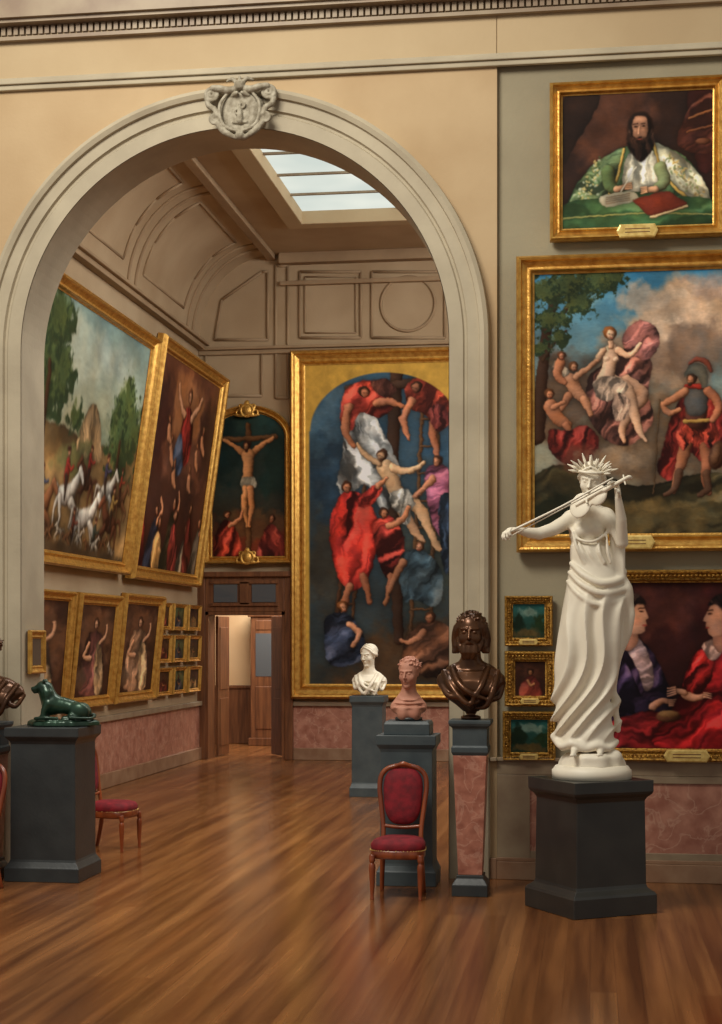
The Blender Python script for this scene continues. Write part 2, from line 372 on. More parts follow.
# ------------------------------------------------------------------ painting toolkit (vertex-coloured canvases)
def vn(x,y,seed):
    xi=np.floor(x).astype(np.int64); yi=np.floor(y).astype(np.int64); xf=x-xi; yf=y-yi
    u=xf*xf*(3-2*xf); v=yf*yf*(3-2*yf)
    def h(a,b):
        n=(a*374761393+b*668265263+seed*97471)&0x7fffffff; n=((n^(n>>13))*1274126177)&0x7fffffff
        return ((n^(n>>16))&0xffff)/65535.
    return (h(xi,yi)*(1-u)+h(xi+1,yi)*u)*(1-v)+(h(xi,yi+1)*(1-u)+h(xi+1,yi+1)*u)*v
def fbm(x,y,s,seed=1,o=4):
    r=0;a=.5;t=0
    for i in range(o): r=r+a*vn(x/s+i*17.3,y/s+i*9.1,seed+i); t+=a; a*=.55; s*=.5
    return r/t
class Paint:
    def __init__(s,x0,y0,x1,y1,res,base):
        W=max(3,int(round((x1-x0)*res))); H=max(3,int(round((y1-y0)*res)))
        s.X,s.Y=np.meshgrid(np.linspace(x0,x1,W),np.linspace(y0,y1,H)); s.b=(x0,y0,x1,y1); s.res=res
        s.c=np.empty((H,W,3)); s.c[:]=base; s.seed=3
    def mix(s,a,col): a=np.clip(a,0,1)[...,None]; s.c=s.c*(1-a)+np.asarray(col,float)*a
    def grad(s,top,bot,y0=None,y1=None):
        y0=s.b[1] if y0 is None else y0; y1=s.b[3] if y1 is None else y1
        t=np.clip((s.Y-y0)/(y1-y0),0,1)[...,None]; s.c=np.asarray(top,float)*(1-t)+np.asarray(bot,float)*t
    def cloud(s,cx,cy,rx,ry,col,sc=14,amt=1,hard=2.5,rough=1.2):
        s.seed+=1; d=1-np.hypot((s.X-cx)/rx,(s.Y-cy)/ry); n=fbm(s.X,s.Y,sc,s.seed)-.5
        n2=.84+.38*fbm(s.X,s.Y,sc*.6,s.seed+9)
        a=np.clip((d+n*rough)*hard,0,1)*amt; s.mixv(a,np.clip(np.asarray(col,float)*n2[...,None],0,255))
    def shade(s,nx,ny,col,amt):
        nz=np.sqrt(np.clip(1-nx*nx-ny*ny,0,1)); l=np.clip(-.5*nx-.5*ny+.7*nz,-.2,1)
        f=(1-amt)+amt*1.45*l
        out=np.asarray(col,float)*f[...,None]+np.stack([12*(1-l),2*(1-l),-4*(1-l)],-1)
        return np.clip(out,0,255)
    def mixv(s,a,colarr): a=a[...,None]; s.c=s.c*(1-a)+colarr*a
    def ell(s,cx,cy,rx,ry,col,ang=0,soft=1.1,amt=.55,a=1):
        c,q=math.cos(math.radians(ang)),math.sin(math.radians(ang)); dx=s.X-cx; dy=s.Y-cy
        u=(dx*c+dy*q)/rx; v=(-dx*q+dy*c)/ry; r=np.hypot(u,v); al=np.clip((1-r)*min(rx,ry)/soft+.5,0,1)*a
        nx=u*c-v*q; ny=u*q+v*c; n=np.maximum(np.hypot(nx,ny),1); s.mixv(al,s.shade(nx/n,ny/n,col,amt))
    def limb(s,P,R,col,soft=1.1,amt=.5,n0=True):
        if not hasattr(R,'__len__'): R=[R]*len(P)
        if len(P)>2:
            C=catmull([(x,y,0) for x,y in P],4); R=[float(np.interp(i/4,range(len(P)),R)) for i in range(len(C))]; P=[(c.x,c.y) for c in C]
        best=np.full(s.X.shape,1e9); NX=np.zeros_like(best); NY=np.zeros_like(best)
        for (a,b),(ra,rb) in zip(zip(P[:-1],P[1:]),zip(R[:-1],R[1:])):
            abx,aby=b[0]-a[0],b[1]-a[1]; L=abx*abx+aby*aby+1e-9
            t=np.clip(((s.X-a[0])*abx+(s.Y-a[1])*aby)/L,0,1); r=ra+(rb-ra)*t
            dx=s.X-a[0]-t*abx; dy=s.Y-a[1]-t*aby; d=np.hypot(dx,dy)-r; m=d<best
            best=np.where(m,d,best); NX=np.where(m,dx/r,NX); NY=np.where(m,dy/r,NY)
        n=np.maximum(np.hypot(NX,NY),1)
        s.mixv(np.exp(-np.maximum(best,0)/2.0)*.28,s.c*.35)
        s.mixv(np.clip(.5-best/soft,0,1),s.shade(NX/n,NY/n,col,amt))
    def poly(s,P,col,soft=1.2,fold=None,dark=.3,lit=0):
        P=np.array(catmull([(x,y,0) for x,y in P],4,True))[:,:2]
        ins=np.zeros(s.X.shape,bool); dist=np.full(s.X.shape,1e9)
        for i in range(len(P)):
            a=P[i-1]; b=P[i]
            c=((a[1]>s.Y)!=(b[1]>s.Y)); xx=a[0]+(s.Y-a[1])*(b[0]-a[0])/((b[1]-a[1]) or 1e-9)
            ins^=c&(s.X<xx)
            ab=b-a; L=ab@ab+1e-9; t=np.clip(((s.X-a[0])*ab[0]+(s.Y-a[1])*ab[1])/L,0,1)
            dist=np.minimum(dist,np.hypot(s.X-a[0]-t*ab[0],s.Y-a[1]-t*ab[1]))
        sd=np.where(ins,dist,-dist); s.seed+=1
        f=1-dark*np.exp(-np.maximum(sd,0)/2.5)
        hl=0
        if lit:
            cx,cy=P.mean(0); w=max(np.ptp(P[:,0]),np.ptp(P[:,1]))*.5
            f=f*(1-lit*np.clip(((s.X-cx)*.6+(s.Y-cy)*.45)/w,-.8,1))
        if fold:
            an,per,am=fold; an=math.radians(an); per*=.8
            wx=(fbm(s.X,s.Y,per*2.5,s.seed)-.5)*per*2.6; wy=(fbm(s.X,s.Y,per*2.5,s.seed+3)-.5)*per*2.6
            u=(s.X+wx)*math.cos(an)+(s.Y+wy)*math.sin(an); v=-(s.X+wx)*math.sin(an)+(s.Y+wy)*math.cos(an)
            n=fbm(u,v/5.,per*.9,s.seed+11,3); w=np.clip((n-.5)*5.5,-1,1); hl=np.clip((n-.60)*6,0,1)
            f=f*(1+am*1.25*w)
        f=f*(.88+.24*fbm(s.X,s.Y,9,s.seed+5))
        c=np.asarray(col,float)*f[...,None]
        if fold is not None: c=c+hl[...,None]*np.array([34,28,22])
        s.mixv(np.exp(-np.maximum(-sd,0)/2.2)*.28,s.c*.35)
        s.mixv(np.clip(sd/soft+.5,0,1),np.clip(c,0,255))
    def face(s,x,y,r,col,hair,look=0,beard=False):
        s.ell(x-look*r*.25,y-r*.25,r*.92,r*.92,hair,soft=1.6); s.ell(x-look*r*.6,y-r*.02,r*.6,r*.66,hair,soft=1.6)
        s.ell(x+look*.12*r,y+.08*r,r*.60,r*.80,col,ang=-8*look,soft=1.3,amt=.6)
        for e in (-.26,.26): s.ell(x+(e+look*.3)*r,y-r*.02,r*.14,r*.09,np.array(col)*.35,amt=.1,soft=1.4,a=.7)
        s.limb([(x+look*.38*r,y+.05*r),(x+look*.45*r,y+.32*r)],[.04*r,.08*r],np.array(col)*.95,amt=.2)
        s.ell(x+look*.35*r,y+.50*r,.18*r,.07*r,np.array(col)*np.array([.75,.4,.42]),amt=.1,soft=1.4,a=.8)
        if beard: s.ell(x+look*.2*r,y+r*.74,r*.40,r*.42,hair,soft=1.8)
    def finish(s,k=.2,warp=1.3,tone=.5):
        H,W=s.X.shape; jj,ii=np.meshgrid(np.arange(W,dtype=float),np.arange(H,dtype=float))
        for sc_,am,sd in ((7,warp*1.3,301),(3,warp*.8,401)):
            dx=(fbm(s.X,s.Y,sc_,sd,2)-.5)*2*am*s.res; dy=(fbm(s.X,s.Y,sc_,sd+7,2)-.5)*2*am*s.res
            x=np.clip(jj+dx,0,W-1.001); y=np.clip(ii+dy,0,H-1.001); x0=x.astype(int); y0=y.astype(int); fx=(x-x0)[...,None]; fy=(y-y0)[...,None]
            c=s.c; s.c=(c[y0,x0]*(1-fx)+c[y0,x0+1]*fx)*(1-fy)+(c[y0+1,x0]*(1-fx)+c[y0+1,x0+1]*fx)*fy
        n=fbm(s.X,s.Y,5,77)*.5+fbm(s.X*.5,s.Y*1.4,2.0,99,2)*.5
        g=1+tone*(fbm(s.X,s.Y,26,55,2)-.5)
        # warm glazes in the shadows, hue drift across passages
        hue=(fbm(s.X,s.Y,11,140,3)-.5)[...,None]*np.array([14,-2,-16])
        s.c=np.clip((s.c+hue*np.clip(s.c.mean(-1,keepdims=True)/90,0,1))*((1-k/2+k*n)*g)[...,None],0,255)
        return s

GOLDP=(205,160,70)
SKIN=(222,168,128)
def p_bishop():
    p=Paint(560,93,716,232,1.7,(46,30,24)); p.cloud(600,120,60,60,(82,50,36),30); p.poly([(562,95),(600,95),(570,150),(562,160)],(40,26,20))
    p.poly([(690,95),(716,95),(716,170),(700,172)],(66,32,26)); p.poly([(680,150),(688,118),(700,104),(716,100),(716,156)],(92,48,36),fold=(60,14,.3)); p.limb([(692,122),(716,114)],1.4,(134,84,52)); p.limb([(690,136),(716,130)],1.2,(120,72,46)); p.ell(706,146,8,3.4,(110,66,44))
    p.poly([(618,152),(634,145),(650,144),(668,150),(694,168),(714,212),(660,214),(600,212),(566,212),(574,188),(592,166)],(60,84,54),fold=(25,16,.3))
    p.poly([(654,146),(670,151),(692,168),(708,190),(714,212),(696,209),(680,194),(668,178),(658,160)],(190,184,154),fold=(-40,14,.35),lit=.25)
    p.poly([(610,155),(624,150),(618,176),(606,198),(590,207),(567,211),(574,190),(590,168)],(108,128,88),fold=(60,12,.42),lit=-.1)
    rs=np.random.RandomState(3)
    for i in range(90):
        t=rs.rand(); x=602-24*t+rs.randn()*5; y=164+40*t+rs.randn()*4; p.ell(x,y,1.6,1.1,((206,190,126),(56,80,50),(190,200,170))[i%3],ang=rs.rand()*180,amt=.1,a=.7)
        x=668+34*t+rs.randn()*4; y=160+42*t+rs.randn()*3; p.ell(x,y,1.7,1.0,((100,120,80),(200,170,100),(120,110,80))[i%3],ang=rs.rand()*180,amt=.1,a=.65)
    p.limb([(624,151),(618,178),(608,200)],1.5,(206,170,90)); p.limb([(655,147),(662,172),(676,192),(694,208)],1.6,(206,170,90))
    p.poly([(629,156),(654,154),(659,188),(640,196),(623,190)],(208,200,176),fold=(10,9,.3),lit=.2)
    p.poly([(562,206),(600,201),(640,201),(716,206),(716,232),(560,232)],(66,98,60),fold=(80,24,.25)); p.limb([(560,221),(640,218),(716,222)],.8,(150,150,90),amt=.1)
    p.limb([(662,172),(666,186),(656,194)],[7,6.4,4],(124,136,96)); p.limb([(657,194),(647,194)],[3.8,2.6],SKIN)
    for i in range(4): p.limb([(648,191.4+i*1.6),(642,192+i*2)],[1.1,.8],SKIN)
    p.limb([(608,174),(610,188),(619,194)],[7,6.4,4],(92,112,70)); p.limb([(617,192),(627,190)],[3.8,2.6],SKIN)
    for i in range(4): p.limb([(626,187.6+i*1.6),(632,186.6+i*2)],[1.1,.8],SKIN)
    p.limb([(617,201),(637,170)],[.6,.6],(236,232,210),amt=.1)
    p.poly([(600,199),(630,195),(638,204),(606,210)],(214,204,174)); 
    for i in range(4): p.limb([(606,200.5+i*2.1),(630,197.5+i*2.1)],.35,(120,100,80),amt=.1)
    p.poly([(634,204),(650,200),(668,196),(680,203),(690,211),(672,217),(652,222),(642,213)],(136,56,38)); p.limb([(652,223),(690,212.6)],1.2,(206,180,134))
    p.ell(641,125,12.5,12,(34,24,20),soft=2.6); p.ell(641,131,13.4,9,(34,24,20),soft=2.6); p.poly([(633,126),(635,119.5),(641,117.5),(647.5,119.5),(649.5,127),(648.5,137),(641,143),(634,137)],(198,138,104),soft=1.6,lit=.3)
    p.poly([(629,131),(633,138),(637,139.5),(641,138.2),(646,139.5),(650,137),(653.5,131),(656,146),(650,158),(642,165),(634,158),(627,146)],(46,30,23),fold=(0,6,.4),dark=.1,soft=2)
    for e in (-4.2,3.4): p.ell(641+e,128.4,1.8,.8,(44,28,20),amt=.1); p.limb([(639+e-.6,126),(642.4+e,125.6)],.55,(58,36,26),amt=.1); p.ell(641+e,132,1.8,.8,(212,152,118),amt=.1,a=.6)
    p.limb([(640.2,128.6),(639.4,135)],[.7,1.3],(222,162,126),amt=.3); p.ell(640.2,141,2.1,.8,(132,66,54),amt=.1); p.ell(641,121.5,4.6,2,(214,158,124),amt=.1,a=.6,soft=2)
    return p.finish(warp=.6)
def p_mars():
    p=Paint(533,272,734,541,1.6,(80,120,150)); p.grad((62,126,162),(150,146,124),275,430)
    p.cloud(690,310,62,46,(196,162,130),26); p.cloud(668,335,50,40,(210,178,148),22); p.cloud(645,300,26,18,(190,170,150),14,.8); p.cloud(640,375,75,40,(168,136,108),28,.9); p.cloud(700,355,50,40,(124,100,84),24,.8)
    p.cloud(590,300,24,10,(120,160,170),14,.6); p.cloud(715,290,30,20,(150,128,116),14,.7); p.cloud(676,296,16,9,(226,196,166),8,.7); p.cloud(700,322,18,9,(216,180,148),8,.6); p.cloud(672,322,14,7,(230,200,170),6,.6)
    p.cloud(640,440,110,60,(106,82,62),30,.9); p.cloud(560,400,60,60,(88,62,46),24,.8)
    p.poly([(533,480),(580,470),(640,492),(700,480),(734,486),(734,541),(533,541)],(66,58,38),fold=(80,20,.3)); p.cloud(600,525,120,22,(94,78,48),20,.8); p.cloud(556,520,40,30,(36,38,26),14); p.cloud(650,512,40,8,(120,98,60),8,.5)
    p.limb([(536,440),(541,380),(548,320),(562,280)],[8,6,5,4],(56,38,28)); p.limb([(546,330),(575,300),(600,285)],[3,2.5,2],(54,38,26)); p.limb([(542,360),(556,340),(566,330)],[2,1.6,1],(54,38,26))
    for x,y,r in [(545,290,26),(572,284,24),(600,282,22),(552,320,20),(580,305,18),(540,350,13),(617,279,14),(560,340,11)]:
        p.cloud(x,y,r,r*.7,(38,50,32),4.5,1,4,2); p.cloud(x-2,y-3,r*.75,r*.45,(82,90,50),2.6,.6,4,2.2)
    p.poly([(588,382),(604,366),(622,352),(640,352),(654,366),(650,396),(656,424),(640,444),(628,450),(606,444),(588,416)],(134,84,72),fold=(40,11,.5),lit=.2)
    p.poly([(624,346),(628,332),(642,322),(658,330),(662,346),(652,362),(638,360)],(156,98,90),fold=(60,9,.45),lit=.2)
    p.limb([(628,386),(644,398),(636,412),(624,432),(626,446)],[8.4,7.6,5.4,3.8,2.2],(206,158,126))
    p.limb([(610,384),(628,394),(636,418),(642,436),(648,446)],[9.4,8,5.6,3.2,1.8],(230,184,150)); p.limb([(612,354),(610,370),(606,386)],[8.4,7,10],(234,190,158))
    p.limb([(604,352),(596,364),(584,372)],[3.4,3,2],(226,178,144)); p.limb([(619,352),(632,358),(642,346)],[3.8,3.2,2],(228,180,146)); p.limb([(612,348),(612,344)],[3,2.6],(226,178,144))
    p.face(612,336,7.6,(232,186,152),(140,86,46),look=.3); p.ell(608,361,3.2,2.6,(240,200,170),soft=2,amt=.4,a=.8); p.ell(617,361,3.2,2.6,(240,200,170),soft=2,amt=.4,a=.8)
    p.poly([(594,386),(604,379),(620,380),(630,390),(618,402),(600,402)],(196,164,138),fold=(20,7,.35)); p.poly([(618,396),(632,404),(626,424),(614,420)],(176,142,120),fold=(10,6,.4))
    p.limb([(571,382),(577,394),(586,402)],[7.4,7,4.6],(206,144,108)); p.face(574,369,5.6,(210,146,108),(104,64,38),look=.4); p.limb([(576,379),(588,370),(598,362)],[3.2,2.8,1.8],(212,152,116)); p.limb([(568,398),(561,412)],[4.6,2.6],(190,126,92)); p.limb([(585,402),(592,418)],[4.6,2.6],(200,138,102))
    p.poly([(560,378),(548,364),(556,360),(570,374)],(150,134,116),fold=(30,5,.3))
    p.limb([(550,408),(557,420),(568,428)],[7.4,6.8,4.6],(180,116,82)); p.face(549,396,5.6,(190,126,92),(84,52,32),look=.5); p.limb([(553,410),(564,404)],[3,2],(190,126,92)); p.limb([(566,428),(574,442)],[4.2,2.6],(174,110,78))
    p.limb([(560,364),(557,376),(565,384)],[5.4,4.6,2.8],(184,120,88)); p.face(562,357,4.6,(190,126,94),(90,52,32),look=.3)
    p.poly([(550,432),(568,434),(586,428),(600,444),(592,464),(566,468),(548,452)],(112,38,33),fold=(20,10,.42),lit=.2); p.cloud(578,464,34,18,(108,62,48),12,.6)
    p.cloud(620,462,44,14,(142,118,94),12,.8)
    p.poly([(690,396),(676,416),(666,450),(660,476),(674,486),(690,458),(708,470),(724,474),(730,446),(724,404),(706,392)],(128,40,34),fold=(12,10,.45),lit=.2)
    p.limb([(690,444),(686,462),(680,482),(676,498)],[7,6,4.2,2.8],(174,112,80)); p.limb([(706,444),(710,464),(708,484),(712,500)],[7,5.8,4.2,2.8],(160,100,72))
    p.limb([(682,478),(678,494),(668,501)],[4.2,3.4,2.2],(92,64,48)); p.limb([(709,480),(711,496),(702,502)],[4.2,3.4,2.2],(92,64,48))
    p.poly([(684,424),(700,427),(716,424),(722,446),(712,454),(706,448),(700,454),(694,448),(686,456),(679,444)],(140,52,40),fold=(0,5,.5)); p.limb([(698,400),(699,412),(699,424)],[12,11.4,10.4],(104,60,50)); p.poly([(688,396),(700,392),(710,398),(709,416),(700,422),(689,416)],(88,84,80),soft=2,lit=.35); p.limb([(688,427),(712,426)],[2,2],(184,144,76)); p.limb([(690,391),(706,391)],[2.6,2.6],(150,46,38))
    p.limb([(688,396),(675,404),(665,410),(672,418),(682,414)],[4.6,4,3.2,3,2.2],(188,126,92)); p.limb([(711,396),(722,410),(716,426)],[5,4.6,3.2],(172,108,78))
    p.face(694,384,6,(194,130,98),(56,40,30),look=-.6,beard=True)
    p.poly([(687,381),(690,371),(700,367),(709,373),(711,388),(705,393),(702,383),(694,378)],(100,96,84)); p.limb([(692,368),(700,363),(709,366),(714,376)],[1.4,2.4,2.8,1.4],(116,60,46))
    p.ell(720,462,8,15,(86,56,42),ang=12); p.ell(719,461,5,11,(112,78,56),ang=12); p.limb([(662,404),(656,500)],.7,(90,70,50))
    return p.finish(warp=.8)
def p_red():
    p=Paint(608,582,764,748,1.6,(52,24,22)); p.cloud(660,610,50,30,(72,36,30),20); p.cloud(740,600,50,40,(64,26,24),20)
    p.poly([(604,656),(618,640),(636,638),(652,652),(664,676),(672,700),(662,724),(650,745),(606,746)],(48,34,54),fold=(40,14,.45),lit=.25)
    p.poly([(622,642),(630,636),(640,640),(650,660),(653,682),(644,690),(636,668)],(170,138,136),fold=(70,9,.3))
    p.poly([(606,660),(616,650),(630,672),(640,694),(656,704),(646,716),(622,710),(606,694)],(56,42,66),fold=(30,12,.5),lit=.2)
    p.poly([(606,724),(630,714),(652,710),(680,720),(678,746),(606,746)],(118,30,32),fold=(75,14,.42),lit=.2)
    p.limb([(652,706),(662,700),(670,702)],[4,3.2,2.4],(198,138,110))
    for i in range(4): p.limb([(669,699.6+i*1.8),(677,699+i*2.4)],[1.1,.7],(198,138,110))
    p.poly([(622,624),(634,628),(637,640),(630,650),(620,646)],(176,118,92),lit=.2)
    p.poly([(625,604),(634,601),(642,604),(644.5,610),(648,617),(645,619.5),(645.5,623.5),(643.5,626.5),(643,630.5),(637,634),(629,632),(624,624)],(206,146,114),soft=1.4,lit=.3,dark=.18)
    p.poly([(612,608),(616,597),(628,592),(640,596),(644.5,604),(636,604),(630,611),(629,620),(625,629),(617,633),(611,622)],(32,20,18),soft=2.2,fold=(30,6,.35)); p.ell(613,626,6,9,(28,18,16),soft=2); p.limb([(612,632),(609,652)],[4,2.6],(28,18,16))
    p.ell(640.6,611.4,1.9,.8,(44,26,20),amt=.1); p.limb([(638,608.6),(643,607.8)],.5,(50,28,22)); p.ell(643.2,625,2,.8,(150,62,56),amt=.1); p.ell(635.5,621,4,3.2,(216,138,110),soft=3,amt=.1,a=.4)
    p.poly([(690,660),(700,648),(716,640),(740,642),(764,660),(764,746),(656,746),(668,716),(680,690)],(154,32,34),fold=(55,17,.48),lit=.15)
    p.poly([(698,650),(712,652),(712,676),(700,692),(684,698),(682,686),(690,668)],(166,38,36),fold=(40,10,.5),lit=.2); p.poly([(702,646),(714,638),(724,648),(712,660)],(188,144,128),fold=(30,6,.25))
    p.limb([(684,694),(694,697),(706,694)],[4,3.6,2.4],(206,146,118)); p.limb([(674,690),(684,692)],[2.4,3.2],(208,150,122))
    for i in range(4): p.limb([(675,687+i*2),(667,688+i*2.5)],[1.1,.7],(206,146,118)); 
    for i in range(3): p.limb([(704,692+i*2),(711,693+i*2.4)],[1.1,.7],(206,146,118)); 
    p.poly([(714,630),(726,628),(730,644),(720,652),(713,644)],(180,120,96),lit=.2)
    p.poly([(728,604),(718,601),(711,605),(707,612),(703,619.5),(705.6,622),(705.5,626),(707.4,629),(708.6,634),(714,636.5),(723,633),(729,622)],(202,140,110),soft=1.4,lit=.1,dark=.18)
    p.poly([(708,605),(715,596),(728,593),(740,599),(745,616),(740,633),(730,640),(727,626),(724,613),(717,605)],(32,20,18),soft=2.2,fold=(-30,6,.35))
    p.ell(710,613.6,1.9,.8,(44,26,20),amt=.1); p.limb([(708,610.6),(713,610)],.5,(50,28,22)); p.ell(707.2,627.4,1.9,.8,(148,58,52),amt=.1)
    p.ell(668,716,13,5,(96,60,42)); p.ell(668,713,11,3.2,(140,104,68),amt=.3); return p.finish(warp=.55)
def p_land(seed,c1=(46,104,100),c2=(30,50,36)):
    p=Paint(0,0,36,30,2,c1); p.seed=seed; p.grad(c1,c2); p.cloud(18,8,14,5,(140,160,144),6,.7); p.cloud(6,16,9,10,(24,40,26),5); p.cloud(30,18,8,9,(34,52,30),5); p.cloud(18,26,20,5,(84,70,40),6); return p.finish()
def p_small(seed,bg=(60,34,24),fg=(180,120,80),cl=(120,50,40),w=30,h=38):
    p=Paint(0,0,w,h,1.8,bg); p.seed=seed; p.cloud(w*.5,h*.4,w*.5,h*.4,np.array(bg)*1.5,8); m=min(w,h*.8); p.poly([(w*.3,h*.5),(w*.6,h*.42),(w*.8,h*.6),(w*.85,h),(w*.15,h)],cl,fold=(30,7,.3)); p.face(w*.5,h*.32,m*.13,fg,(40,24,18)); p.limb([(w*.4,h*.55),(w*.5,h*.7),(w*.65,h*.66)],m*.05,fg); return p.finish(warp=.8)
def p_descent():
    p=Paint(306,364,464,684,1.6,GOLDP); 
    n=fbm(p.X,p.Y,8,5); p.c*= (.85+.3*n)[...,None]
    cx=385; a=np.where(p.Y<430,1-np.sqrt(((p.X-cx)/75)**2+((p.Y-430)/58.)**2),np.minimum(p.X-309,461-p.X)/75.)
    bg=p.c.copy(); p.grad((60,88,108),(54,58,56)); p.cloud(336,430,36,46,(76,104,122),14,.8); p.cloud(440,440,24,40,(58,84,104),14,.8); p.cloud(430,560,50,60,(58,64,58),18,.8); p.cloud(330,560,30,60,(66,60,50),14,.8); p.cloud(400,660,90,40,(80,60,42),18); p.cloud(330,480,24,50,(44,62,78),14,.8)
    p.limb([(398,374),(394,470),(400,640)],[6,6,5],(64,46,36)); p.limb([(350,388),(440,383)],[4.4,4.4],(72,52,40))
    p.limb([(424,400),(410,660)],1.8,(92,66,44)); p.limb([(440,400),(430,660)],1.8,(92,66,44))
    for i in range(9): p.limb([(423-i*1.5,420+i*27),(439-i*1.2,420+i*27)],1.2,(92,66,44))
    p.limb([(368,470),(350,650)],1.8,(84,58,40)); p.limb([(352,480),(334,650)],1.8,(80,54,38))
    for i in range(6): p.limb([(350-i*3,500+i*26),(365-i*3,500+i*26)],1.1,(80,54,38))
    p.poly([(348,404),(358,396),(370,402),(380,424),(392,448),(402,470),(396,500),(384,512),(372,490),(362,484),(350,500),(338,484),(342,460),(345,430)],(162,162,158),fold=(-20,12,.45),lit=.15)
    p.poly([(342,402),(350,386),(370,380),(388,390),(394,408),(380,418),(362,412),(352,430),(342,424)],(142,52,42),fold=(50,10,.42),lit=.2); p.limb([(350,406),(346,428),(354,446)],[4.4,3.8,2.4],(190,122,88)); p.face(366,392,5.6,(182,116,86),(50,34,26),look=.5)
    p.limb([(378,404),(390,402),(404,406)],[4.2,3.4,2.2],(186,120,88)); p.poly([(372,382),(390,380),(398,392),(384,398)],(90,54,46),fold=(20,6,.3))
    p.poly([(406,390),(416,380),(430,376),(446,388),(452,408),(438,426),(424,414),(412,410)],(150,60,44),fold=(30,10,.42),lit=.2); p.face(417,389,5.6,(190,124,92),(60,40,28),look=-.6); p.limb([(413,402),(404,420),(410,438)],[4.2,3.6,2.4],(190,124,92)); p.limb([(436,414),(434,438),(440,460)],[4.6,3.8,2.4],(174,110,80)); p.poly([(430,410),(446,408),(450,426),(436,432)],(110,50,46),fold=(10,6,.4))
    p.poly([(426,474),(436,464),(450,472),(457,496),(454,526),(440,536),(430,510)],(122,70,90),fold=(70,10,.42),lit=.2); p.face(438,463,5.2,(198,138,106),(70,44,30),look=-.6); p.poly([(440,502),(452,496),(460,520),(460,560),(444,570)],(60,76,98),fold=(10,9,.42))
    p.limb([(434,480),(424,490),(414,498)],[3.8,3,2.2],(190,130,98))
    p.limb([(386,468),(393,480),(400,496)],[9,7.6,8],(212,176,136)); p.ell(384,470,4.5,3.4,(224,190,150),ang=30,soft=2.4,amt=.3,a=.6); p.ell(392,484,3,4,(186,144,108),soft=3,amt=.2,a=.4); p.limb([(380,464),(368,456),(358,444)],[3.8,3,2],(204,166,126)); p.limb([(394,468),(410,472),(424,464)],[4.2,3.2,2.2],(210,172,132)); p.limb([(404,500),(420,508),(430,530),(440,550)],[6.6,6,4.2,2.4],(204,164,124)); p.limb([(400,504),(410,522),(424,542)],[6.6,5.2,2.6],(190,148,112)); p.face(383,456,6,(198,154,116),(70,44,30),look=-.4,beard=True); p.poly([(392,494),(402,489),(412,492),(416,506),(404,514),(394,508)],(200,194,180),fold=(20,6,.35)); p.poly([(402,508),(412,506),(410,524),(402,522)],(186,182,170),fold=(10,5,.35))
    p.poly([(336,504),(346,492),(360,492),(374,508),(380,536),(374,566),(364,584),(350,590),(336,570),(330,530)],(158,44,36),fold=(15,14,.55),lit=.3); p.poly([(356,498),(366,492),(378,484),(384,490),(374,504),(362,508)],(166,52,42),fold=(40,6,.4)); p.limb([(379,486),(388,478)],[3,2],(194,132,98)); p.face(348,487,6,(190,128,94),(66,40,28),look=.5); p.limb([(350,586),(343,612)],[4.4,2.6],(180,114,82)); p.limb([(364,576),(371,602)],[4.4,2.6],(170,106,76))
    p.poly([(374,526),(382,518),(394,518),(406,542),(400,574),(390,580),(380,562)],(142,50,42),fold=(70,11,.5),lit=.2); p.face(385,513,5.4,(190,128,94),(60,38,28),look=.4); p.limb([(390,526),(402,520),(410,508)],[3.6,3,2],(190,128,94)); p.limb([(392,576),(388,600)],[4,2.4],(170,108,78))
    p.poly([(400,560),(412,550),(428,552),(442,572),(444,592),(436,606),(416,600),(404,600)],(62,78,86),fold=(40,12,.45),lit=.2); p.limb([(404,562),(394,580),(386,604)],[4.4,3.6,2.2],(158,106,76)); p.face(420,547,5,(190,132,100),(80,52,32),look=-.4)
    p.poly([(324,624),(332,614),(346,612),(360,626),(366,646),(360,662),(330,664)],(60,68,88),fold=(60,11,.45),lit=.2); p.face(344,607,5.6,(200,142,108),(120,76,44),look=.5); p.limb([(350,624),(360,632),(354,646)],[3.8,3.2,2.2],(200,142,108)); p.poly([(404,646),(416,628),(436,620),(456,634),(462,676),(410,672)],(100,66,48),fold=(60,12,.45),lit=.2); p.face(430,618,5.6,(182,124,92),(70,44,30),look=-.5); p.limb([(424,632),(412,642),(402,640)],[3.6,3,2],(182,124,92))
    p.finish(warp=1.1); al=np.clip(a*40,0,1)[...,None]; p.c=bg*(1-al)+p.c*al
    return p
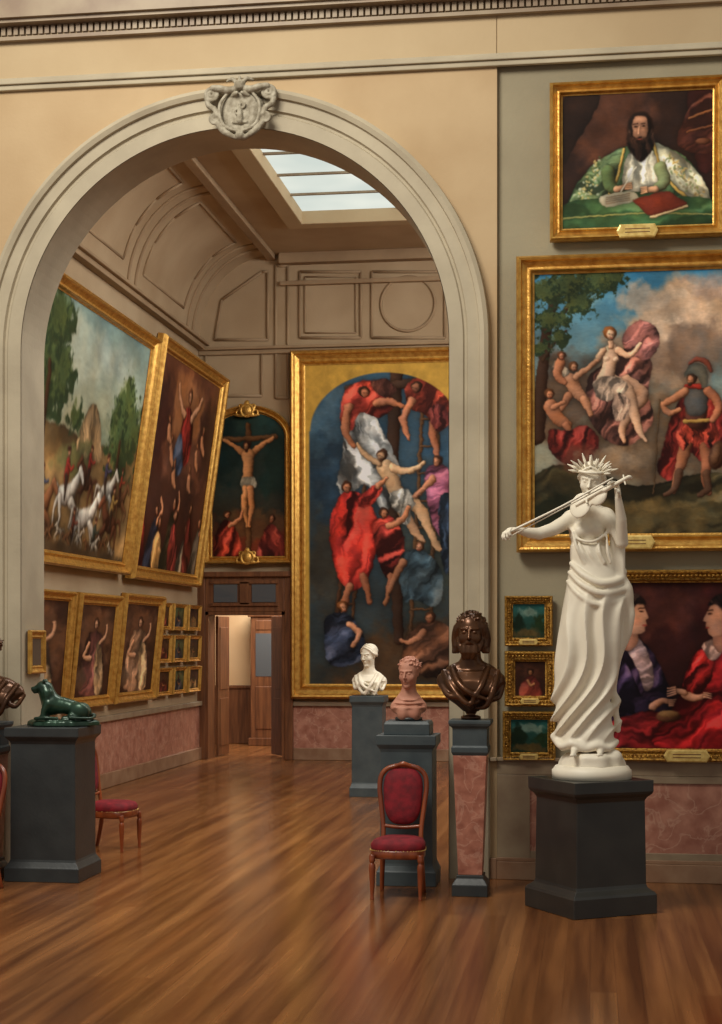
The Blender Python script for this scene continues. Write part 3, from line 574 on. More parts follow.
def p_crucifix():
    p=Paint(0,0,80,140,1.8,(34,58,52)); p.grad((42,68,62),(50,34,24)); p.cloud(12,40,22,40,(24,40,38),14,.8); p.cloud(70,50,20,40,(26,44,38),14,.8); p.cloud(40,125,60,30,(112,50,30),14); p.cloud(40,108,46,16,(90,64,40),12,.8)
    p.limb([(40,12),(40,134)],2.8,(96,64,38)); p.limb([(10,26),(70,24)],2.6,(104,70,42))
    p.limb([(35,40),(26,33),(13,27)],[3.8,2.8,1.8],(200,134,84)); p.limb([(45,40),(54,32),(67,25)],[3.8,2.8,1.8],(200,134,84)); p.limb([(40,42),(40,56),(39,68)],[7.2,5.4,6.2],(208,144,92)); p.poly([(33,64),(46,62),(48,72),(40,76),(33,74)],(206,190,160),fold=(20,6,.25)); p.limb([(37,74),(35,92),(39,110)],[4,3.2,1.8],(196,132,82)); p.limb([(42,74),(43,92),(41,110)],[4,3.2,1.8],(184,120,74)); p.face(38,33,4.6,(196,132,86),(60,32,22),beard=True,look=-.4)
    p.poly([(2,140),(6,114),(16,104),(28,116),(32,140)],(134,46,32),fold=(20,9,.45)); p.face(17,100,4,(186,122,86),(60,36,24),look=.5); p.poly([(50,140),(56,118),(66,108),(78,122),(80,140)],(108,40,32),fold=(-20,9,.45)); p.face(66,104,4,(186,122,86),(60,36,24),look=-.5); p.limb([(20,110),(30,104),(34,96)],[2.4,2,1.3],(186,122,86)); return p.finish(warp=.9)
def p_hunt():
    p=Paint(0,0,150,105,1.8,(150,160,130)); p.grad((128,152,146),(184,178,142),0,55); p.cloud(60,18,50,14,(184,188,166),20,.7); p.cloud(100,14,30,10,(150,160,150),14,.6)
    p.cloud(120,52,40,16,(130,138,112),16,.9); p.poly([(0,62),(40,52),(90,56),(150,48),(150,105),(0,105)],(136,106,66),fold=(80,20,.25)); p.cloud(70,66,30,8,(112,112,66),10,.8)
    p.poly([(66,60),(72,44),(80,38),(90,42),(96,52),(98,62)],(160,130,92),fold=(0,8,.35)); p.cloud(78,58,12,5,(90,90,56),6,.8)
    for x,y,r,g in [(20,20,22,0),(36,34,18,0),(30,12,16,0),(10,40,20,0),(118,42,14,1),(128,32,14,1),(122,52,16,1),(140,44,16,1),(62,48,9,1)]:
        p.cloud(x,y,r,r*.95,(44,60,36),5,1,4,1.8); p.cloud(x-3,y-4,r*.7,r*.7,(92,108,60),2.6,.6,4,2.2)
    p.limb([(22,30),(24,66)],[2,3],(60,42,28)); p.limb([(123,50),(124,66)],[1.5,2],(60,42,28))
    rs=np.random.RandomState(4)
    def horse(x,y,s,c,f=1):
        p.ell(x,y,8*s,3.9*s,c,ang=-8*f); p.ell(x+5*s*f,y-1*s,4*s,4*s,c,soft=2); p.limb([(x+6*s*f,y-2*s),(x+11*s*f,y-8*s)],[3*s,1.8*s],c); p.limb([(x+11*s*f,y-8.5*s),(x+15*s*f,y-5.5*s)],[1.8*s,1.1*s],c); p.limb([(x-8*s*f,y-1*s),(x-12*s*f,y-1*s),(x-14*s*f,y+4*s)],[1.1*s,1.2*s,.5*s],np.array(c)*.8)
        for lx,e in ((-6,-5),(-5,3),(5,6),(6,11)): p.limb([(x+lx*s*f,y+2*s),(x+(lx+e*.6)*s*f,y+6.5*s),(x+(lx+e*.5)*s*f,y+11*s)],[1.7*s,.9*s,.6*s],np.array(c)*.9)
    def rider(x,y,s,c):
        p.limb([(x,y-9*s),(x,y-3*s)],[1.8*s,2.2*s],c); p.ell(x+.5*s,y-12.4*s,1.5*s,1.8*s,(196,140,104)); p.ell(x,y-13.6*s,2*s,1*s,(60,32,26)); p.limb([(x,y-8.5*s),(x+3*s,y-7*s),(x+6*s,y-8*s)],.8*s,c); p.limb([(x,y-3*s),(x+1*s,y+4*s)],[1.5*s,.8*s],(44,34,28))
    horse(86,72,1.0,(96,60,42),-1); rider(86,70,1.0,(140,46,38)); horse(112,74,1.1,(206,200,186)); rider(110,72,1.05,(60,60,84)); horse(134,76,.9,(110,72,48)); rider(133,74,.9,(150,60,40))
    horse(60,80,1.35,(214,208,194)); rider(58,77,1.2,(146,50,40)); horse(88,88,1.35,(210,204,190)); horse(124,88,1.2,(104,62,42),-1); rider(124,86,1.1,(170,136,76)); horse(30,88,1.3,(130,86,56)); rider(30,86,1.15,(56,64,84)); rider(74,98,.9,(120,60,44)); rider(104,100,.9,(60,70,60))
    for i in range(10): horse(14+i*13+rs.rand()*6,96+rs.rand()*5,.42,(206,196,176) if i%2 else (140,96,62),1 if i%3 else -1)
    p.cloud(75,105,90,5,(70,54,36),9); return p.finish(.2,warp=.8)
def p_assum():
    p=Paint(0,0,110,110,1.8,(78,40,30)); p.grad((112,66,46),(56,32,26)); p.cloud(56,24,34,24,(176,116,72),14,.8); p.cloud(60,50,46,16,(120,76,56),12,.9); p.cloud(12,30,20,30,(66,36,30),12); p.cloud(100,34,18,30,(68,40,32),12); p.cloud(50,70,60,14,(70,44,34),10,.8)
    p.poly([(48,30),(54,20),(64,22),(70,34),(68,50),(52,50)],(152,48,40),fold=(20,9,.45)); p.face(58,15,4.4,(206,152,116),(90,52,34),look=.2); p.limb([(51,25),(42,20),(36,12)],[2.6,2,1.4],(206,152,116)); p.limb([(65,25),(74,19),(80,12)],[2.6,2,1.4],(206,152,116)); p.poly([(50,36),(40,46),(46,58),(60,54)],(60,72,92),fold=(40,8,.4))
    for x,y in ((36,46),(82,44),(28,36),(90,34),(46,58),(74,58)): p.limb([(x,y),(x+2,y+4),(x+6,y+7)],[3,3,1.6],(196,136,98)); p.face(x,y-5,2.4,(196,136,98),(104,62,36),look=.3)
    cols=[(144,50,40),(60,66,84),(154,116,70),(84,76,52),(134,54,46),(160,138,110),(106,44,36),(70,62,52)]
    for i,x in enumerate((6,22,36,50,64,80,92,104)):
        y=80+(i*7%3)*6; c=cols[i]; lean=(-3,4,-2,5,-4,2,-5,3)[i]
        p.poly([(x-8,110),(x-6+lean,y+4),(x+lean,y-2),(x+6+lean,y+5),(x+9,110)],c,fold=(10+lean*6,8,.45),lit=.2); p.face(x+lean,y-6,3.5,(188,130,94),(54,34,26),beard=i%2==0,look=(-.6,.5,.3,-.3)[i%4]); 
        if i%2: p.limb([(x+3+lean,y),(x+8+lean,y-6),(x+5+lean,y-13)],[2,1.7,1.2],(188,130,94))
    return p.finish(warp=1.0)
def p_port(seed,cl,w=70,h=100):
    p=Paint(0,0,w,h,1.4,(62,38,28)); p.seed=seed; p.cloud(w*.5,h*.35,w*.6,h*.4,(116,78,54),16,.8); p.poly([(w*.25,h*.38),(w*.5,h*.28),(w*.72,h*.4),(w*.8,h*.95),(w*.18,h*.95)],cl,fold=(15,14,.4)); p.poly([(w*.55,h*.42),(w*.72,h*.5),(w*.84,h*.95),(w*.6,h*.95)],(170,136,98),fold=(5,12,.4)); p.face(w*.5,h*.21,w*.085,(206,154,118),(60,38,28),look=.4); p.limb([(w*.34,h*.42),(w*.24,h*.56),(w*.42,h*.58)],w*.042,(206,154,118)); p.limb([(w*.64,h*.42),(w*.78,h*.34),(w*.8,h*.22)],w*.036,(206,154,118)); p.cloud(w*.15,h*.8,w*.2,h*.15,(80,60,44),8,.8); return p.finish(warp=1.2)

def frame_mesh(name,outline,prof,m,parent):
    n=len(outline); O=[Vector(o) for o in outline]; nrm=[]
    for i in range(n):
        a=(O[i]-O[i-1]).normalized(); b=(O[(i+1)%n]-O[i]).normalized()
        na=Vector((-a.y,a.x)); nb=Vector((-b.y,b.x)); mm=(na+nb); mm=mm/ max(.2,mm.dot(na)) ; nrm.append(mm)
    rings=[[(O[i].x+nrm[i].x*d,O[i].y+nrm[i].y*d,z) for i in range(n)] for d,z in prof]
    V=[p for r in rings for p in r]; F=[]
    for k in range(len(rings)-1):
        for j in range(n):
            l=(j+1)%n; F.append((k*n+j,k*n+l,(k+1)*n+l,(k+1)*n+j))
    return mesh_obj(name,V,F,m,parent)
def arch_outline(w,h,rise,n=20):
    P=[(-w/2,-h/2),(w/2,-h/2),(w/2,h/2-rise)]
    for i in range(1,n):
        a=math.pi*i/n; P.append((w/2*math.cos(a),h/2-rise+rise*math.sin(a)))
    P.append((-w/2,h/2-rise)); return P
def framed(Mx,w,h,fw,paint,depth=.07,gm='gold',plaque=None,arch=0,name='framed_painting',carved=False):
    e=empty(name,mtx=Mx)
    d=depth
    prof=[(0,0),(0,.55*d),(.06*fw,.8*d),(.16*fw,d),(.28*fw,.93*d),(.34*fw,.7*d),(.6*fw,.45*d),(.72*fw,.5*d),(.8*fw,.62*d),(.86*fw,.5*d),(.9*fw,.3*d),(fw,.26*d)]
    out=arch_outline(w,h,arch) if arch else [(-w/2,-h/2),(w/2,-h/2),(w/2,h/2),(-w/2,h/2)]
    frame_mesh('frame',out,prof,gm,e)
    iw,ih=w-2*fw+.004,h-2*fw+.004
    c=paint.c; H,W=c.shape[:2]
    xs=np.linspace(-iw/2,iw/2,W); ys=np.linspace(ih/2,-ih/2,H); XX,YY=np.meshgrid(xs,ys)
    V=np.stack([XX,YY,np.full_like(XX,.22*d)],-1).reshape(-1,3)
    i,j=np.meshgrid(np.arange(H-1),np.arange(W-1),indexing='ij'); a=(i*W+j).ravel()
    F=np.stack([a,a+W,a+W+1,a+1],1)
    if arch:
        ctr=V[F].mean(1); rs=arch-fw; yb=ih/2-rs
        keep=(ctr[:,1]<yb)|(((ctr[:,0]/(iw/2))**2+((ctr[:,1]-yb)/rs)**2)<1.02); F=F[keep]
    o=mesh_obj('canvas',V.tolist(),F.tolist(),'paint',e)
    at=o.data.color_attributes.new('Col','FLOAT_COLOR','POINT')
    cc=np.ones((H*W,4),np.float32); cc[:,:3]=lin(c.reshape(-1,3)); at.data.foreach_set('color',cc.ravel())
    boxes('backing',[(-w/2+.01,w/2-.01,-h/2+.01,h/2-.01-arch,-.015,.008)],'canvasback',e)
    if carved:
        V=[];F=[]
        def bead(x,y,r):
            b=len(V); V.append((x,y,.98*d+r*.8))
            for k in range(6): V.append((x+r*math.cos(k*math.pi/3),y+r*math.sin(k*math.pi/3),.85*d))
            for k in range(6): F.append((b,b+1+k,b+1+(k+1)%6))
        r=fw*.14; st=r*2.3
        for s in (-1,1):
            for q in range(int(w/st)): bead(-w/2+st*(q+.5),s*(h/2-fw*.5),r)
            for q in range(int((h-2*fw)/st)): bead(s*(w/2-fw*.5),-h/2+fw+st*(q+.5),r)
        mesh_obj('beading',V,F,gm,e)
    if plaque:
        pw,ph=plaque
        P=[(-pw/2,0),(-pw*.42,-ph*.5),(pw*.42,-ph*.5),(pw/2,0),(pw*.42,ph*.5),(-pw*.42,ph*.5)]
        rings_obj('label',[[(x,-h/2+fw*.5+y,.6*d) for x,y in P],[(x,-h/2+fw*.5+y,d+.012) for x,y in P],[(x*.93,-h/2+fw*.5+y*.8,d+.016) for x,y in P]],'brass',e,False)
        for ln in (-.12,.14): boxes('lettering',[(-pw*.3,pw*.3,-h/2+fw*.5+ph*ln-.0025,-h/2+fw*.5+ph*ln+.0025,d+.015,d+.0175)],'doorwood',e)
    return e
def on_front(px0,py0,px1,py1,Y,fw,paint,tilt=2,**k):
    x0,zt=pt(px0,py0,Y); x1,_=pt(px1,py0,Y); pm=(px0+px1)/2; _,zt=pt(pm,py0,Y); _,zb=pt(pm,py1,Y)
    w=x1-x0; h=zt-zb; t=math.radians(tilt)
    up=Vector((0,-math.sin(t),math.cos(t))); n=Vector((0,-math.cos(t),-math.sin(t))); c=Vector(((x0+x1)/2,Y-.03,zb))+up*h/2
    Mx=Matrix(((1,up.x,n.x,c.x),(0,up.y,n.y,c.y),(0,up.z,n.z,c.z),(0,0,0,1)))
    return framed(Mx,w,h,fw,paint,**k)
def on_left(y0,y1,zb,zt,lean,fw,paint,X=XL,gap=.04,**k):
    t=math.radians(lean); up=Vector((math.sin(t),0,math.cos(t))); n=Vector((math.cos(t),0,-math.sin(t))); h=(zt-zb)/math.cos(t)
    c=Vector((X+gap,(y0+y1)/2,zb))+up*h/2
    Mx=Matrix(((0,up.x,n.x,c.x),(1,up.y,n.y,c.y),(0,up.z,n.z,c.z),(0,0,0,1)))
    return framed(Mx,y1-y0,h,fw,paint,**k)

# ------------------------------------------------------------------ ROOM SHELL
boxes('floor',[(-9,7,-3,26,-.1,0)],'floor')
ax0,_=pt(22,342,Y0); ax1,_=pt(450,342,Y0); AC=(ax0+ax1)/2; AR=(ax1-ax0)/2; ZS=3.61
XP,_=pt(497,300,Y0)
def arch_wall():
    V=[];F=[]; N=64; Zt=5.5; xl=-9.0; xr=XP
    for y in (Y0,Y0+WT):
        V+=[(AC+AR*math.cos(math.pi-math.pi*i/N),y,ZS+AR*math.sin(math.pi*i/N)) for i in range(N+1)]
        V+=[(AC+AR*math.cos(math.pi-math.pi*i/N),y,Zt) for i in range(N+1)]
        V+=[(xl,y,0),(AC-AR,y,0),(xl,y,Zt),(AC+AR,y,0),(xr,y,0),(xr,y,Zt)]
    S=2*(N+1)+6
    for s in (0,1):
        o=s*S; f=[]
        for i in range(N): f.append((o+i,o+i+1,o+N+1+i+1,o+N+1+i))
        q=o+2*(N+1); f.append((q,q+1,o,o+N+1,q+2)); f.append((q+3,q+4,q+5,o+2*N+1,o+N))
        F+= f if s==0 else [t[::-1] for t in f]
    for i in range(N): F.append((i+1,i,S+i,S+i+1))
    q=2*(N+1); F.append((q+1,S+q+1,S,0)); F.append((q+3,N,S+N,S+q+3)); F.append((q+4,S+q+4,S+q+5,q+5))
    return mesh_obj('wall_arch',V,F,'plaster')
arch_wall()
boxes('wall_right',[(XP,7,Y0+.04,Y0+WT,0,5.5)],'wallgrey')
boxes('wall_upper',[(-9,XP-.004,Y0-.02,Y0+WT,5.5,8.0),(XP+.004,7,Y0-.02,Y0+WT,5.5,8.0),(XP-.01,XP+.01,Y0-.012,Y0+WT,5.5,8.0)],'frieze')
def archivolt():
    prof=[(-.002,0),(-.002,.035),(.09,.035),(.10,.022),(.115,.022),(.125,.045),(.20,.045),(.205,.07),(.235,.085),(.262,.07),(.27,0)]
    N=64; pts=[]
    pts.append((AC-AR,0.0,-1,0))
    for i in range(N+1):
        a=math.pi-math.pi*i/N; pts.append((AC+AR*math.cos(a),ZS+AR*math.sin(a),math.cos(a),math.sin(a)))
    pts.append((AC+AR,0.0,1,0))
    V=[(x+nx*o,Y0-d,z+nz*o) for x,z,nx,nz in pts for o,d in prof]; F=[]; n=len(prof)
    for i in range(len(pts)-1):
        for j in range(n-1): F.append((i*n+j,i*n+j+1,(i+1)*n+j+1,(i+1)*n+j))
    mesh_obj('trim_archivolt',V,F,'stone')
    V=[];F=[]
    for x,z,nx,nz in pts:
        for y in (Y0-.03,Y0+WT+.01): V.append((x-nx*.006,y,z-nz*.006))
    for i in range(len(pts)-1): F.append((2*i,2*i+2,2*i+3,2*i+1))
    mesh_obj('trim_reveal',V,F,'stone',smooth=False)
archivolt()
boxes('trim_string_course',[(-9,7,Y0-.035,Y0,5.44,5.475),(-9,7,Y0-.055,Y0,5.475,5.50),(-9,7,Y0-.035,Y0,5.50,5.525)],'stone',bevel=.006)
den=[(-9,7,Y0-.07,Y0,5.775,5.80),(-9,7,Y0-.13,Y0,5.875,5.90),(-9,7,Y0-.16,Y0,5.90,6.05)]
x=-6.
while x<3: den.append((x,x+.03,Y0-.06,Y0-.02,5.815,5.872)); x+=.045
boxes('trim_dentil_cornice',den,'rail')
boxes('trim_chair_rail',[(XP+.001,7,Y0-.03,Y0+.04,.79,.815),(XP+.001,7,Y0-.01,Y0+.04,.70,.79),(ax1+.27,XP,Y0-.05,Y0,.79,.815)],'rail',bevel=.004)
boxes('trim_dado_panel',[(XP+.001,7,Y0+.005,Y0+.04,.14,.70)],'marble_pink')
boxes('trim_dado_stiles',[(XP+.001,XP+.22,Y0-.01,Y0+.04,.14,.70),(XP+.22,7,Y0-.008,Y0+.04,.14,.19),(XP+.22,7,Y0-.008,Y0+.04,.65,.70)],'rail',bevel=.004)
boxes('baseboard_right',[(XP+.001,7,Y0-.04,Y0+.04,0,.12),(XP+.001,7,Y0-.025,Y0+.04,.12,.145),(ax1+.27,XP,Y0-.03,Y0,0,.14)],'base',bevel=.004)

YB=Y0+WT
dx0,_=pt(207,640,Y1); dx1,_=pt(286,640,Y1); _,dz=pt(245,612,Y1); ox0,_=pt(197,600,Y1); ox1,_=pt(294,600,Y1); _,oz=pt(245,572,Y1)
XR=3.6
boxes('wall_back',[(dx1,XR+.3,Y1,Y1+.25,0,8)],'far')
boxes('wall_back_corner',[(XL-.3,dx0,Y1,Y1+.25,0,8)],'far')
boxes('wall_back_lintel',[(dx0,dx1,Y1,Y1+.25,dz,8)],'far')
boxes('wall_left',[(XL-.3,XL,YB,Y1,0,8)],'far')
boxes('wall_far_right',[(XR,XR+.3,YB,Y1,0,8)],'far')
SK=(-3.50,1.2,14.6,19.3)
boxes('ceiling',[(-4.24,SK[0],YB,Y1,ZC,ZC+.1),(SK[1],XR,YB,Y1,ZC,ZC+.1),(SK[0],SK[1],YB,SK[2],ZC,ZC+.1),(SK[0],SK[1],SK[3],Y1,ZC,ZC+.1)],'far')
def cove():
    V=[];F=[];N=16
    for i in range(N+1):
        a=math.pi/2*i/N
        for y in (YB,Y1): V.append((-4.24-.98*math.cos(a),y,5.6+1.15*math.sin(a)))
    for i in range(N): F.append((2*i,2*i+2,2*i+3,2*i+1))
    mesh_obj('ceiling_cove',V,F,'far',smooth=True)
cove()
cv=lambda a,y,o=.0:(-4.24-(.98-o)*math.cos(a),y,5.6+(1.15-o)*math.sin(a))
ribs=empty('trim_cove_mouldings')
for k,y in enumerate((12.4,15.1,17.8,20.5)):
    for dy in (-.14,.14): tube('rib',[cv(math.pi/2*i/8,y+dy,.01) for i in range(9)],.022,'fardark',ribs,3,6)
for y0,y1 in ((12.8,14.7),(15.5,17.4),(18.2,20.1)):
    P=[cv(.25,y0),cv(.25,y1),cv(.6,y1),cv(.95,y1),cv(1.3,y1),cv(1.3,y0),cv(.95,y0),cv(.6,y0)]
    for q in range(8): tube('panel_bead',[P[q],P[(q+1)%8]],.018,'fardark',ribs,2,6)
boxes('trim_left_cornice',[(XL,XL+.10,YB,Y1,5.5,5.62),(XL,XL+.15,YB,Y1,5.56,5.6)],'fardark',bevel=.01)
boxes('trim_ceiling_edge',[(-4.28,-4.16,YB,Y1,ZC-.07,ZC),(-4.1,XR,Y1-.16,Y1,ZC-.14,ZC),(-4.1,XR,Y1-.08,Y1,ZC-.42,ZC-.36)],'fardark',bevel=.01)
boxes('trim_skylight_frame',[(SK[0]-.2,SK[0]+.012,SK[2],SK[3]+.2,ZC-.06,ZC+.2),(SK[1]-.012,SK[1]+.2,SK[2],SK[3]+.2,ZC-.06,ZC+.2),(SK[0],SK[1],SK[3]-.012,SK[3]+.2,ZC-.06,ZC+.2),(SK[0],SK[1],SK[2]-.2,SK[2]+.012,ZC-.06,ZC+.2)],'frieze',bevel=.01)
boxes('window_1',[(SK[0],SK[1],SK[2],SK[3],ZC+.10,ZC+.13)],'sky')
mu=[(SK[0]+.0,SK[1],y,y+.035,ZC+.075,ZC+.10) for y in (15.3,16.1,16.9,17.7,18.5)]+[(x,x+.03,SK[2],SK[3],ZC+.08,ZC+.10) for x in (-2.3,-1.1,.1)]
boxes('trim_skylight_bars',mu,'rail')
bm=empty('trim_back_wall_mouldings')
def loop(px,y=Y1-.01,r=.02):
    for a,b in zip(px,px[1:]+px[:1]):
        xa,za=pt(a[0],a[1],Y1); xb,zb=pt(b[0],b[1],Y1); tube('bead',[(xa,y,za),(xb,y,zb)],r,'fardark',bm,2,6)
loop([(300,272),(361,272),(361,338),(300,338)]); loop([(372,272),(445,272),(445,338),(372,338)]); loop([(305,277),(356,277),(356,333),(305,333)],r=.012)
loop([(276,266),(288,266),(288,398),(276,398)]); loop([(206,352),(262,352),(262,396),(206,396)])
cxc,czc=pt(408,304,Y1); tube('ring',[(cxc+.36*math.cos(a),Y1-.01,czc+.36*math.sin(a)) for a in [k*math.pi/6 for k in range(12)]],.02,'fardark',bm,3,6,closed=True)
loop([(215,340),(222,300),(262,272),(268,272),(268,340)])
_,zl=pt(300,346,Y1); boxes('trim_back_ledge',[(XL,XR,Y1-.10,Y1,zl-.04,zl),(XL,XR,Y1-.05,Y1,zl-.10,zl-.04)],'fardark',bevel=.01)
boxes('trim_dado_back',[(ox1,XR,Y1-.03,Y1,.16,.72)],'marble_pink'); boxes('trim_dado_left',[(XL,XL+.03,YB,Y1,.16,.72)],'marble_pink')
boxes('trim_dado_rail_far',[(ox1,XR,Y1-.07,Y1,.72,.78),(XL,XL+.07,YB,Y1,.72,.78)],'rail',bevel=.008)
boxes('baseboard_back',[(ox1,XR,Y1-.06,Y1,0,.16)],'base',bevel=.008); boxes('baseboard_left',[(XL,XL+.06,YB,Y1,0,.16)],'base',bevel=.008)
# doorway
dr=empty('door_1')
boxes('surround',[(ox0,dx0,Y1-.10,Y1-.002,0,oz),(dx1,ox1,Y1-.10,Y1-.002,0,oz),(dx0,dx1,Y1-.10,Y1-.002,dz,oz),(ox0+.0,ox1+.04,Y1-.15,Y1-.002,oz-.07,oz)],'doorwood',dr,bevel=.01)
mid=(dx0+dx1)/2
boxes('jamb_lining',[(dx0+.001,dx0+.04,Y1-.1,Y1+.3,0,dz),(dx1-.04,dx1-.001,Y1-.1,Y1+.3,0,dz),(dx0+.001,dx1-.001,Y1-.1,Y1+.3,dz-.04,dz)],'doorwood',dr)
boxes('transom_glass',[(dx0+.12,mid-.1,Y1-.115,Y1-.1,dz+.13,oz-.17),(mid+.1,dx1-.12,Y1-.115,Y1-.1,dz+.13,oz-.17)],'glassdark',dr)
boxes('transom_bars',[(dx0+.08,dx1-.08,Y1-.13,Y1-.1,dz+.08,dz+.12),(dx0+.08,dx1-.08,Y1-.13,Y1-.1,oz-.16,oz-.12),(mid-.06,mid+.06,Y1-.13,Y1-.1,dz+.1,oz-.14)],'doorwood',dr)
def leaf(name,hx,ang):
    w=.52; e2=[(0,w,-.02,.02,.02,dz-.05),(.07,w-.07,-.028,-.02,.15,.8),(.07,w-.07,.02,.028,.15,.8),(.07,w-.07,-.028,-.02,.92,dz-.2),(.07,w-.07,.02,.028,.92,dz-.2)]
    o=boxes(name,e2,'doorwood',dr,bevel=.006); o.location=(hx,Y1+.32,0); o.rotation_euler=(0,0,ang)
leaf('leaf_left',dx0+.06,math.radians(86)); leaf('leaf_right',dx1-.06,math.radians(122))
YC=Y1+3.2
boxes('wall_beyond',[(-8,-1.5,YC,YC+.1,0,3.4)],'room2')
boxes('wall_beyond_side',[(-1.6,-1.5,Y1+.25,YC,0,3.4)],'room2')
boxes('ceiling_beyond',[(-8,-1.5,Y1+.25,YC,3.3,3.4)],'far')
cx0,_=pt(252,640,YC-.4)
cab=empty('wooden_cabinet')
boxes('carcass',[(cx0,cx0+1.3,YC-.51,YC-.02,0,1.95),(cx0-.04,cx0+1.34,YC-.54,YC-.02,1.95,2.05),(cx0-.03,cx0+1.33,YC-.53,YC-.02,0,.12)],'doorwood',cab,bevel=.01)
boxes('door_panels',[(cx0+.08,cx0+.6,YC-.52,YC-.5,.25,.9),(cx0+.7,cx0+1.22,YC-.52,YC-.5,.25,.9),(cx0+.08,cx0+.6,YC-.52,YC-.5,1.75,1.9),(cx0+.7,cx0+1.22,YC-.52,YC-.5,1.75,1.9)],'doorwood',cab,bevel=.01)
boxes('glass_panels',[(cx0+.08,cx0+.6,YC-.515,YC-.5,1.05,1.7),(cx0+.7,cx0+1.22,YC-.515,YC-.5,1.05,1.7)],'glassdark',cab)
wx0,_=pt(206,640,YC)
boxes('trim_beyond_wainscot',[(wx0-1,cx0-.05,YC-.06,YC,0,.85),(wx0-1,cx0-.05,YC-.08,YC,.85,.9)],'doorwood',bevel=.01)

# ------------------------------------------------------------------ PAINTINGS
YR=Y0+.04
on_front(550,84,725,241,YR,.085,p_bishop(),tilt=2,depth=.08,plaque=(.27,.085))
on_front(517,257,748,552,YR,.12,p_mars(),tilt=1.5,depth=.10,plaque=(.30,.09))
on_front(597,570,776,761,YR,.085,p_red(),tilt=1,depth=.08,plaque=(.30,.08),gm='golddark',carved=True)
on_front(505,596,553,646,YR,.055,p_land(11),tilt=1,depth=.05,plaque=(.13,.04),gm='golddark',carved=True)
on_front(505,651,556,706,YR,.07,p_small(12),tilt=1,depth=.05,plaque=(.13,.04),gm='golddark',carved=True)
on_front(503,711,556,760,YR,.055,p_land(31),tilt=1,depth=.05,gm='golddark',plaque=(.13,.04),carved=True)
on_front(292,350,479,699,Y1,.20,p_descent(),tilt=.5,depth=.14)
cr=on_front(206,406,293,564,Y1,.10,p_crucifix(),tilt=.5,depth=.10,arch=.42)
h0=pt(250,406,Y1)[1]-pt(250,564,Y1)[1]
for s in (1,-1):
    S=Sculpt((-.3,-.1,-.2),(.3,.1,.22),.013)
    S.ell((0,0,0),(.10,.06,.11),k=.02); S.tor((0,-.02,0),.12,.022)
    for q in (-1,1): S.tor((q*.16,0,-.04),.05,.022,.02); S.tor((q*.12,0,.08),.035,.02,.02); S.cap((q*.1,0,-.1),(q*.24,0,-.09),.03,.015,.02)
    S.ell((0,0,.15),(.05,.04,.05),k=.03)
    o=S.obj('cartouche','gold',cr); o.matrix_local=Matrix(((.7,0,0,0),(0,0,.7,s*(h0/2-.08)),(0,-.7,0,.10),(0,0,0,1)))
on_left(13.45,17.30,2.33,4.95,8,.14,p_hunt(),depth=.12)
on_left(17.44,20.58,2.30,5.05,8,.16,p_assum(),depth=.12)
on_left(13.2,15.25,.92,2.08,5,.10,p_port(41,(70,54,46)),depth=.08)
on_left(15.35,16.78,.90,2.08,6,.12,p_port(42,(112,68,60)),depth=.08)
on_left(16.9,18.5,.90,2.12,6,.12,p_port(43,(150,112,84)),depth=.08)
k=0
for j,(za,zb) in enumerate(((.92,1.26),(1.32,1.66),(1.72,2.06))):
    for i,(ya,yb) in enumerate(((18.68,19.3),(19.42,20.04),(20.16,20.8))):
        on_left(ya,yb,za,zb,3,.05,p_small(50+k,bg=((60,40,28),(70,74,50),(50,34,30))[k%3],cl=((120,54,42),(140,106,64),(60,60,66))[(k*2)%3],w=38,h=22),depth=.05); k+=1
mn=on_left(Y0+.06,Y0+WT-.06,1.36,1.67,0,.06,p_small(70,bg=(120,90,60),cl=(60,40,34),w=26,h=26),X=ax0,gap=.02,depth=.03)

# ------------------------------------------------------------------ KEYSTONE CARTOUCHE
S=Sculpt((-.30,-.16,-.25),(.30,.06,.27),.006)
S.loft([(-.20,0,-.0,.03,.05),(-.17,0,0,.10,.06),(-.10,0,0,.155,.07),(0,0,0,.17,.07),(.08,0,0,.165,.07),(.13,0,0,.12,.065),(.16,0,0,.06,.05)],k=.01)
S.ell((0,-.075,-.01),(.10,.035,.13),k=.012,sub=True); S.ell((0,-.045,-.01),(.085,.02,.11),k=.004)
S.chain([(0,-.066,-.085),(0,-.07,-.03),(0,-.066,.02)],[.026,.02,.015],.006); S.ell((0,-.07,.04),.014,k=.003)
S.chain([(-.012,-.07,.01),(-.035,-.075,-.01),(-.025,-.08,-.04)],[.009,.008,.006],.004); S.chain([(.012,-.07,.01),(.036,-.075,.02),(.04,-.075,.05)],[.009,.008,.006],.004)
S.cap((-.05,-.062,-.095),(.05,-.062,-.095),.012,.012,.004)
